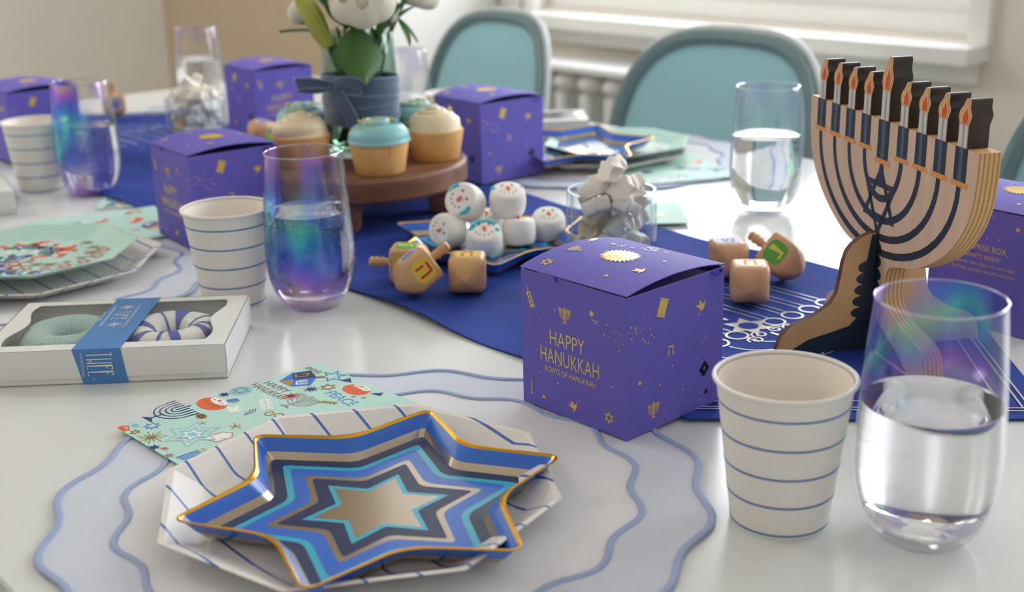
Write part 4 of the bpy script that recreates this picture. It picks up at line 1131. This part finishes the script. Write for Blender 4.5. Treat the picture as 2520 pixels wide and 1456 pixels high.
# ------------------------------------------------------------------ flower vase
VX, VY, VR, VH = -.1690, 1.4440, .0425, .140
VG = glass_mat('vase_glass', (222, 236, 228), ior=1.5)
va = thing('flower_vase', 'glass vase of white flowers tied with a slate blue ribbon', 'vase', (VX, VY, SZ + .0002))
vo = [(0, .0003), (VR - .004, .0003), (VR - .001, .003), (VR, .010), (VR, .09), (VR - .0015, VH - .012), (VR - .003, VH)]
vi = [(VR - .0045, VH), (VR - .003, VH - .012), (VR - .0018, .09), (VR - .0018, .012), (VR - .005, .008), (0, .008)]
G().lathe(vo + vi, 64).obj('vase_glass', VG, va, smooth=50)
G().lathe([(0, .0085), (VR - .0055, .0085), (VR - .0024, .0125), (VR - .0024, .062), (0, .062)], 48).obj('water', water_mat('vase_water', (226, 236, 222)), va)
VELV = M('velvet_ribbon', (74, 90, 116), .9, sheen=.6); VEDGE = M('velvet_edge', (142, 160, 184), .7, sheen=.5)
g = G()
for k, (za, zb, ro) in enumerate(((.042, .064, .0010), (.058, .077, .0018), (.072, .092, .0026))):
    def wrap(a, b, za=za, zb=zb, ro=ro):
        A = 2*PI*a; z = za + (zb - za)*b + .003*math.sin(A + k*2); r = VR + ro + .0006*math.sin(b*9 + 3*A)
        return (r*math.cos(A), r*math.sin(A), z)
    rb = G().grid(wrap, 64, 6, closeu=True).obj('ribbon_wrap', VELV, va, smooth=80, solid=.0006)
    for b_ in (0, 1):
        G().tube([wrap(i/64, b_) for i in range(64)], .0007, 5, closed=True).obj('ribbon_edge', VEDGE, rb)
# bow at the front left
KN = Vector((-.0285, -.0400, .0860))
def ribbon_strip(name, path, w, up_, parent):
    pts = spline(path, 6); n = len(pts)
    def fn(a, b):
        i = min(n - 1, int(round(a*(n - 1)))); u_ = Vector(up_)
        return tuple(pts[i] + u_*(b - .5)*w*(.35 + .65*math.sin(PI*min(1, max(.12, a)))**.5 if name == 'bow_loop' else 1))
    o = G().grid(fn, n, 4).obj(name, VELV, parent, smooth=80, solid=.0006)
    for b_ in (0, 1): G().tube([fn(i/(n-1), b_) for i in range(n)], .0006, 5).obj('ribbon_edge', VEDGE, o)
    return o
ribbon_strip('bow_loop', [KN, KN + Vector((-.014, -.008, .004)), KN + Vector((-.034, -.008, .004)), KN + Vector((-.037, -.002, .000)), KN + Vector((-.016, -.001, -.003)), KN], .014, (-.15, -.3, .94), va)
ribbon_strip('bow_loop', [KN, KN + Vector((.014, -.012, .006)), KN + Vector((.033, -.017, .003)), KN + Vector((.036, -.014, -.003)), KN + Vector((.016, -.008, -.004)), KN], .013, (.25, -.3, .92), va)
ribbon_strip('ribbon_tail', [KN + Vector((.001, -.002, 0)), KN + Vector((.014, -.010, -.018)), KN + Vector((.025, -.0115, -.042)), KN + Vector((.031, -.012, -.060))], .014, (.9, -.1, .35), va)
g = G(); g.ball(tuple(KN), .0055, .005, .0065); g.obj('bow_knot', VELV, va)

# flowers: each stem is a thing of its own standing in the vase
PETW = M('petal_white', (240, 235, 218), .6); translucent(PETW, .3)
STEM = M('stem_green', (62, 92, 44), .55); LEAF = M('leaf_green', (54, 96, 36), .45, var=(40, (74, 118, 48), .2)); CALL = M('lily_bud_green', (150, 158, 58), .5, var=(30, (186, 182, 84), .2))
def petal_mesh(name, w, h, cup_, curl):
    def fn(a, b):
        s_ = (a - .5)*2; wd = w*math.sin(PI*min(.97, .12 + .80*b))**.7
        x = s_*wd; z = h*b; y = -cup_*(1 - s_*s_)*math.sin(PI*b*.9) + curl*max(0, b - .65)**2*6*1 - .25*w*s_*s_*0
        return (x, -y + .35*w*s_*s_*-1, z)
    return G().grid(fn, 9, 9).mesh(name, PETW, 80)
PM = [petal_mesh('petal', .010, .020, .004, .002), petal_mesh('petal', .015, .024, .006, .006), petal_mesh('petal', .020, .026, .007, .012)]
def stem_to(parent_world, base, top, parent, r=.0022):
    pts = spline([base, (base + top)/2 + Vector((0, 0, .0)), top], 6)
    return G().tube([parent_world.inverted() @ p for p in pts], r, 8).obj('stem', STEM, parent)
def rose(label, c, ax, k, layers=((0, 4, .0050, -.12), (0, 5, .0072, .05), (1, 6, .0092, .24), (2, 7, .0115, .58)), group='white roses in the vase', col=None):
    mw = axis_matrix(c, ax); t = thing('white_rose', label, 'flower', mat=mw, group=group)
    for li, n, rad, tilt in layers:
        for i in range(n):
            a = 2*PI*i/n + li*.7
            m = Matrix.Rotation(a, 4, 'Z') @ Matrix.Translation((0, rad*k, -.010*k)) @ Matrix.Rotation(-tilt, 4, 'X') @ Matrix.Scale(k, 4)
            o = link('petal', PM[li], t); o.matrix_local = m
    G().lathe([(0, -.010*k), (.0070*k, -.006*k), (.0088*k, .002*k), (.0070*k, .0085*k), (.0030*k, .0110*k), (0, .0112*k)], 16).obj('bud', PETW, t, smooth=70)
    G().lathe([(0, -.014*k), (.006*k, -.013*k), (.011*k, -.006*k), (.008*k, .0)], 16).obj('calyx', STEM, t)
    b = Vector((VX + (c[0] - VX)*-.35, VY + (c[1] - VY)*-.35, SZ + .016)); zc = Vector(c) - Vector(ax).normalized()*.012*k
    stem_to(mw, b, zc, t); return t
rose('open white rose at the front of the bouquet', (-.155, 1.392, .246), (.05, -.75, .62), 1.5)
rose('greenish white rosebud beside the open rose', (-.1330, 1.420, .2300), (.45, -.45, .75), 1.15, ((0, 5, .003, .05), (1, 5, .005, .12)))
rose('white rose at the top of the bouquet toward the teal chair', (-.105, 1.462, .250), (.6, -.2, .75), 1.3)
rose('small white rose on the wall side of the bouquet', (-.236, 1.490, .224), (-.75, .1, .6), 1.1, ((0, 4, .003, .1), (1, 5, .006, .3)))
rose('tall white rose rising above the bouquet', (-.185, 1.455, .285), (-.2, -.35, .9), 1.4)
def leafm(L, w, droop):
    def fn(a, b):
        s_ = (a - .5)*2; wd = w*math.sin(PI*(b*.93 + .05))**.8*(1 - .25*b)
        return (s_*wd, L*b, .25*w*s_*s_ - droop*b*b)
    return G().grid(fn, 7, 11).mesh('leaf_blade', LEAF, 80)
LM = [leafm(.062, .030, .012), leafm(.040, .007, .008), leafm(.055, .011, .010)]
def leaf(label, base, direction, mi, roll=0.0, name='leaf_sprig', extra=()):
    d = Vector(direction).normalized(); h = Vector((0, 0, 1)); x = d.cross(h).normalized(); z = x.cross(d)
    m = Matrix(((x.x, d.x, z.x, base[0]), (x.y, d.y, z.y, base[1]), (x.z, d.z, z.z, base[2]), (0, 0, 0, 1))) @ Matrix.Rotation(roll, 4, 'Y')
    t = thing(name, label, 'leaf', mat=m, group='green leaves in the bouquet')
    link('leaf_blade', LM[mi], t)
    for off, mm, ang in extra:
        o = link('leaf_blade', LM[mm], t); o.location = off; o.rotation_euler = (0, 0, ang)
    b = Vector((VX + (base[0] - VX)*.2, VY + (base[1] - VY)*.2, SZ + .03)); stem_to(m, b, Vector(base), t, .0014)
    return t
leaf('broad green leaf hanging over the front rim of the vase', (-.164, 1.404, .2130), (.06, -.16, -1), 0, PI, 'broad_leaf')
leaf('narrow drooping leaf sprig toward the teal chair', (-.1260, 1.425, .2240), (.75, -.2, -.55), 1, 0, extra=(((.004, .01, 0), 1, -.7),))
leaf('narrow leaf sprig low on the wall side of the vase', (-.1990, 1.430, .2050), (-.9, -.3, .25), 2)
leaf('upright leaf sprig behind the open rose', (-.1450, 1.440, .2150), (.3, .1, 1), 2, extra=(((-.004, .008, 0), 1, .6),))
leaf('leaf sprig standing between the roses', (-.1800, 1.420, .2100), (-.25, -.25, 1), 2, extra=(((.004, .01, 0), 2, -.5),))
leaf('dark leaf sprig at the centre of the bouquet', (-.1680, 1.415, .2080), (.15, -.5, 1), 2, extra=(((-.006, .006, 0), 2, .5), ((.006, .006, 0), 2, -.6)))
leaf('leaf sprig beside the rosebud', (-.1400, 1.415, .2050), (.5, -.3, .8), 2, extra=(((-.006, .006, 0), 1, .5),))
c0, c1 = Vector((-.1975, 1.412, .1930)), Vector((-.2290, 1.415, .2560))
t = thing('lily_bud', 'yellow green lily bud leaning out of the vase', 'flower', loc=(0, 0, 0))
for i in range(3):
    off = Vector((.003*math.cos(2.1*i), .003*math.sin(2.1*i), 0))
    G().tube(spline([c0 + off*.4, c0.lerp(c1, .3) + off, c0.lerp(c1, .7) + off*1.1, c1], 5), [.004 + .0055*math.sin(PI*min(1, j/15*.8 + .12)) for j in range(16)], 10).obj('tepal', CALL, t)
G().tube(spline([(VX + .01, VY + .005, SZ + .016), (-.185, 1.425, .15), tuple(c0)], 5), .0028, 8).obj('stem', STEM, t)
# loose stems
for i in range(9):
    a = i*.75 + .3; r0, r1 = .022, .030
    o = G().tube([(VX + r0*math.cos(a + 2.2), VY + r0*math.sin(a + 2.2), SZ + .015), (VX + r1*math.cos(a)*.6, VY + r1*math.sin(a)*.6, SZ + .10), (VX + r1*math.cos(a), VY + r1*math.sin(a), SZ + .145)], .0021, 8).obj('green_stalk', STEM)
    tag(o, 'plain green stalk standing in the water of the vase', 'stalk', 'bare stalks in the vase')

# ------------------------------------------------------------------ glass mugs of star marshmallows
MUGG = glass_mat('mug_glass', (246, 250, 252), ior=1.5)
MARS = M('marshmallow', (238, 230, 218), .75); MARS_GLOW = M('marshmallow_glow', (238, 212, 168), .75)  # yellower copy stands in for light glowing through the marshmallows
def mug(label, x, y, z, rz):
    t = thing('glass_mug', label, 'mug', (x, y, z), rz, 'clear glass mugs')
    R_, H_ = .0420, .0835
    G().lathe([(0, .0003), (R_ - .005, .0003), (R_ - .001, .003), (R_, .008), (R_, H_ - .002), (R_ - .001, H_), (R_ - .003, H_), (R_ - .0038, H_ - .003), (R_ - .0038, .012), (R_ - .008, .008), (0, .0075)], 64).obj('mug_wall', MUGG, t, smooth=50)
    G().tube(spline([(R_ - .001, 0, .066), (R_ + .015, 0, .068), (R_ + .024, 0, .058), (R_ + .025, 0, .036), (R_ + .018, 0, .020), (R_ - .001, 0, .014)], 6), .0052, 10, flat=1.35).obj('handle', MUGG, t, smooth=60)
    return t
sm = star_loop(.0175, .62, 0, 0, .28, 4); smi = star_loop(.0160, .62, 0, 0, .28, 4)
starm = G().loops([[(x, y, -.0070) for x, y, z in smi], [(x, y, -.0055) for x, y, z in sm], [(x, y, .0055) for x, y, z in sm], [(x, y, .0070) for x, y, z in smi]], cap0=True, cap1=True).mesh('star_marshmallow', MARS, 40)
starm2 = starm.copy(); starm2.materials[0] = MARS_GLOW
def fill_mug(label, group, x, y, z, seed, n):
    r = random.Random(seed); lv = [(.0200, 4, .0205), (.0370, 5, .0215), (.0540, 4, .0205), (.0710, 5, .0225), (.0860, 4, .0190), (.1010, 2, .008)]
    for li, (zz, k, rad) in enumerate(lv):
        for i in range(k):
            a = 2*PI*i/k + li*.9
            o = link('star_marshmallow', starm2 if (li + i) % 5 == 3 else starm)
            o.matrix_world = Matrix.Translation((x + rad*math.cos(a), y + rad*math.sin(a), z + zz)) @ Matrix.Rotation(r.uniform(0, 6), 4, 'Z') @ Matrix.Rotation(r.uniform(.3, 1.25), 4, 'X') @ Matrix.Rotation(r.uniform(0, 6), 4, 'Z') @ Matrix.Scale(.92, 4)
            tag(o, label if li < 5 else label.replace('white star shaped', ('topmost white star shaped', 'upper white star shaped')[i]), 'marshmallow', group)
mug('clear glass mug of star marshmallows behind the sharp purple box', .0950, 1.130, .0046, B(-80))
fill_mug('white star shaped marshmallow in the mug behind the sharp purple box', 'star marshmallows in the near mug', .0950, 1.130, .0046, 3, 16)
mug('clear glass mug of star marshmallows behind the box with the ribbon', -.4420, 1.765, .0046, B(195))
fill_mug('white star shaped marshmallow in the mug behind the box with ribbon', 'star marshmallows in the far mug', -.4420, 1.765, .0046, 8, 16)

# ------------------------------------------------------------------ snowman marshmallows
SNOW = M('snow_marshmallow', (240, 236, 228), .7)
COAL = M('chocolate_dot', (52, 36, 30), .5); CARR = M('orange_icing', (228, 112, 44), .45); SCAR = M('cyan_icing', (64, 186, 206), .4)
def snowman(label, c, ax, roll, scarf=None, face=True, k=1.0):
    t = thing('snowman_marshmallow', label, 'marshmallow', mat=axis_matrix(c, ax, roll), group='snowman marshmallows on the star tray')
    R_, H_ = .0178*k, .0270*k
    pf = [(p.x, p.y) for p in spline([(0, -H_/2, 0), (R_*.74, -H_/2, 0), (R_*.95, -H_*.36, 0), (R_*1.02, 0, 0), (R_*.95, H_*.36, 0), (R_*.74, H_/2, 0), (0, H_/2*1.02, 0)], 4)]
    G().lathe([(max(0, a), b) for a, b in pf], 32).obj('body', SNOW, t, smooth=70)
    if not face: return t
    zt = H_/2 + .0003
    for q in (-1, 1): G().ball((q*.0048*k, .0065*k, zt), .0014*k, .0014*k, .0009, 8, 5).obj('eye', COAL, t)
    G().tube([(0, .0030*k, zt + .0006), (.0008, -.0010*k, zt + .0010), (.0012, -.0035*k, zt + .0006)], [.0016*k, .0018*k, .0006], 8).obj('nose', CARR, t)
    for i in range(5):
        a = PI*(1.18 + .16*i); G().ball((.0092*k*math.cos(a), .0092*k*math.sin(a) + .001, zt - .0003), .0011*k, .0011*k, .0009, 8, 5).obj('mouth_dot', COAL, t)
    if scarf == 'muffs':
        for q in (-1, 1): G().tube([(q*.0125*k, .006*k, zt - .0016), (q*.0140*k, 0, zt - .0026), (q*.0130*k, -.007*k, zt - .0018)], [.0022, .0034, .0018], 8).obj('ear_muff', SCAR, t)
    elif scarf == 'hat':
        G().tube([(-.011*k, .004*k, zt - .001), (-.006*k, .010*k, zt - .0006), (.004*k, .0115*k, zt - .001), (.0115*k, .006*k, zt - .0012)], [.0030, .0028, .0024, .0030], 8).obj('ear_muff_band', SCAR, t)
        G().ball((.0125*k, -.001, zt - .0015), .0034, .0034, .002).obj('ear_muff', SCAR, t); G().ball((-.0122*k, .002, zt - .0012), .0036, .0036, .002).obj('ear_muff', SCAR, t)
    elif scarf == 'scarf':
        G().tube([(.0145*k*math.cos(a), .0145*k*math.sin(a), zt - .0042) for a in (PI*(.95 + 1.1*i/12) for i in range(13))], .0017, 8).obj('scarf', SCAR, t)
        G().ball((-.0135*k, .004*k, zt - .002), .0034, .0048, .0024).obj('ear_muff', SCAR, t); G().ball((.0135*k, .004*k, zt - .002), .0028, .003, .002).obj('ear_muff', SCAR, t)
    return t
Z0 = .0062
snowman('snowman marshmallow lying on its side at the tray corner nearest the dreidels', (-.0640, 1.2400, Z0 + .0170), (-.62, -.72, .30), -1.3, k=1.0)
snowman('snowman marshmallow with cyan ear muffs at the front of the tray', (-.0265, 1.2120, Z0 + .0150), (.02, -.50, .86), 0, 'hat', k=1.02)
snowman('plain looking snowman marshmallow between two others in the tray', (.0085, 1.2420, Z0 + .0140), (0, .12, .99), 0, k=.98)
snowman('snowman marshmallow nearest the glass mug, no scarf', (.0400, 1.2640, Z0 + .0142), (.02, -.36, .93), 0, k=1.0)
snowman('snowman marshmallow at the back centre of the tray, mostly hidden', (-.0250, 1.2680, Z0 + .0142), (0, -.2, .98), 0, k=1.0)
snowman('topmost snowman marshmallow tilted toward the cake stand', (-.0455, 1.2540, Z0 + .0430), (-.40, -.78, .48), -.9, 'muffs', k=1.08)
snowman('topmost snowman marshmallow with a cyan scarf beside the glass mug', (-.0020, 1.2560, Z0 + .0430), (.04, -.32, .94), 0, 'scarf', k=1.05)

# ------------------------------------------------------------------ wooden dreidels
DWOOD = wood_mat('dreidel_wood', (198, 150, 98), (212, 168, 118), .4, 'Z', 8, 14)
DW2 = wood_mat('dreidel_wood_pale', (196, 148, 108), (212, 170, 130), .4, 'Z', 8, 14)
DPR = {'yellow': M('label_yellow', (222, 190, 54), .5), 'green': M('label_green', (84, 158, 62), .5), 'purple': M('label_purple', (190, 180, 206), .5), 'blue': M('label_blue', (66, 150, 206), .5), 'pale': M('label_pale', (232, 222, 176), .5)}
DINK = {'red': M('ink_red', (196, 40, 30), .5), 'dark': M('ink_dark', (60, 62, 96), .5), 'lime': M('ink_lime', (206, 206, 70), .5), 'white': M('ink_white2', (232, 236, 240), .5)}
def dreidel(label, c, ax, roll, faces, wood=DWOOD, k=1.0):
    """faces: for +y,-x,-y,+x -> (label colour, ink colour, letter)"""
    t = thing('dreidel', label, 'dreidel', mat=axis_matrix(c, ax, roll), group='wooden dreidels on the blue runner')
    H = .0165*k
    def sq(w_, z, rr): return [(x, y, z) for x, y in rrect(2*w_, 2*w_, rr, 4)]
    G().loops([sq(.0015*k, -.0260*k, .0014*k), sq(.0070*k, -.0235*k, .005*k), sq(.0128*k, -.0180*k, .006*k), sq(H*.97, -.0125*k, .005*k), sq(H, -.0100*k, .0042*k), sq(H, .0120*k, .0042*k), sq(H*.96, .0138*k, .005*k), sq(H*.85, .0146*k, .006*k)], cap0=True, cap1=True).obj('body', wood, t, smooth=50)
    G().lathe([(.0045*k, .0140*k), (.0036*k, .0165*k), (.0036*k, .021*k), (.0050*k, .0235*k), (.0038*k, .0262*k), (.0054*k, .0292*k), (.0040*k, .0318*k), (.0052*k, .0342*k), (.0036*k, .0362*k), (0, .0366*k)], 16).obj('handle', wood, t, smooth=60)
    dirs = [((0, 1, 0), (-1, 0, 0)), ((-1, 0, 0), (0, -1, 0)), ((0, -1, 0), (1, 0, 0)), ((1, 0, 0), (0, 1, 0))]
    for f, (n_, ex) in zip(faces, dirs):
        if not f: continue
        P = Print(); P.poly(rrect(.0215*k, .0195*k, .006*k, 5), 0); P.lay = 1; HEB(P, f[2], 0, 0, .0125*k, .0024*k, 1)
        P.obj('painted_label', plane(Vector(n_)*H + Vector((0, 0, .0008*k)), ex, (0, 0, 1), n_, .0003), [DPR[f[0]], DINK[f[1]]], t, f[0] + ' letter panel')
    return t
ZR = .0044
Y_, GR, PU, BLU, PA = ('yellow', 'red', 'he'), ('green', 'lime', 'nun'), ('purple', 'dark', 'shin'), ('blue', 'white', 'pe'), ('pale', 'red', 'het')
dreidel('dreidel with red letter on yellow leaning at the front of three', (-.0850, 1.0890, ZR + .0225), (.74, .38, .52), -.25, (PU, Y_, BLU, GR))
dreidel('dreidel with its handle toward the fizzy glass, green label on top', (-.0985, 1.1330, ZR + .0170), (-.985, .12, .02), 0, (GR, Y_, PU, Y_))
dreidel('dreidel showing its rounded tip, propping the leaning one', (-.0405, 1.0980, ZR + .0170), (.05, .99, .02), 0, (Y_, None, PU, None))
dreidel('dreidel lying behind the other two beside the sharp purple box', (.2040, 1.1230, ZR + .0170), (-.08, .99, .02), 0, (PU, None, Y_, None), DW2)
dreidel('dreidel with green and blue labels before the wooden menorah', (.2490, 1.1060, ZR + .0215), (-.66, .60, .44), .55, (BLU, Y_, PU, GR), DW2)
dreidel('dreidel facing the camera end on, pale yellow label on top', (.2100, 1.0480, ZR + .0170), (.10, .99, .02), 0, (PA, None, PU, None), DW2)
dreidel('small dreidel lying by the purple box behind the vase', (-.3670, 1.8420, ZR + .0170), (.4, .9, .02), .2, (PU, GR, Y_, PU))
dreidel('dreidel standing far down the runner past the iridescent glass', (-.6600, 2.0920, ZR + .0270), (0, .05, 1), .5, (PU, PU, PU, PU))
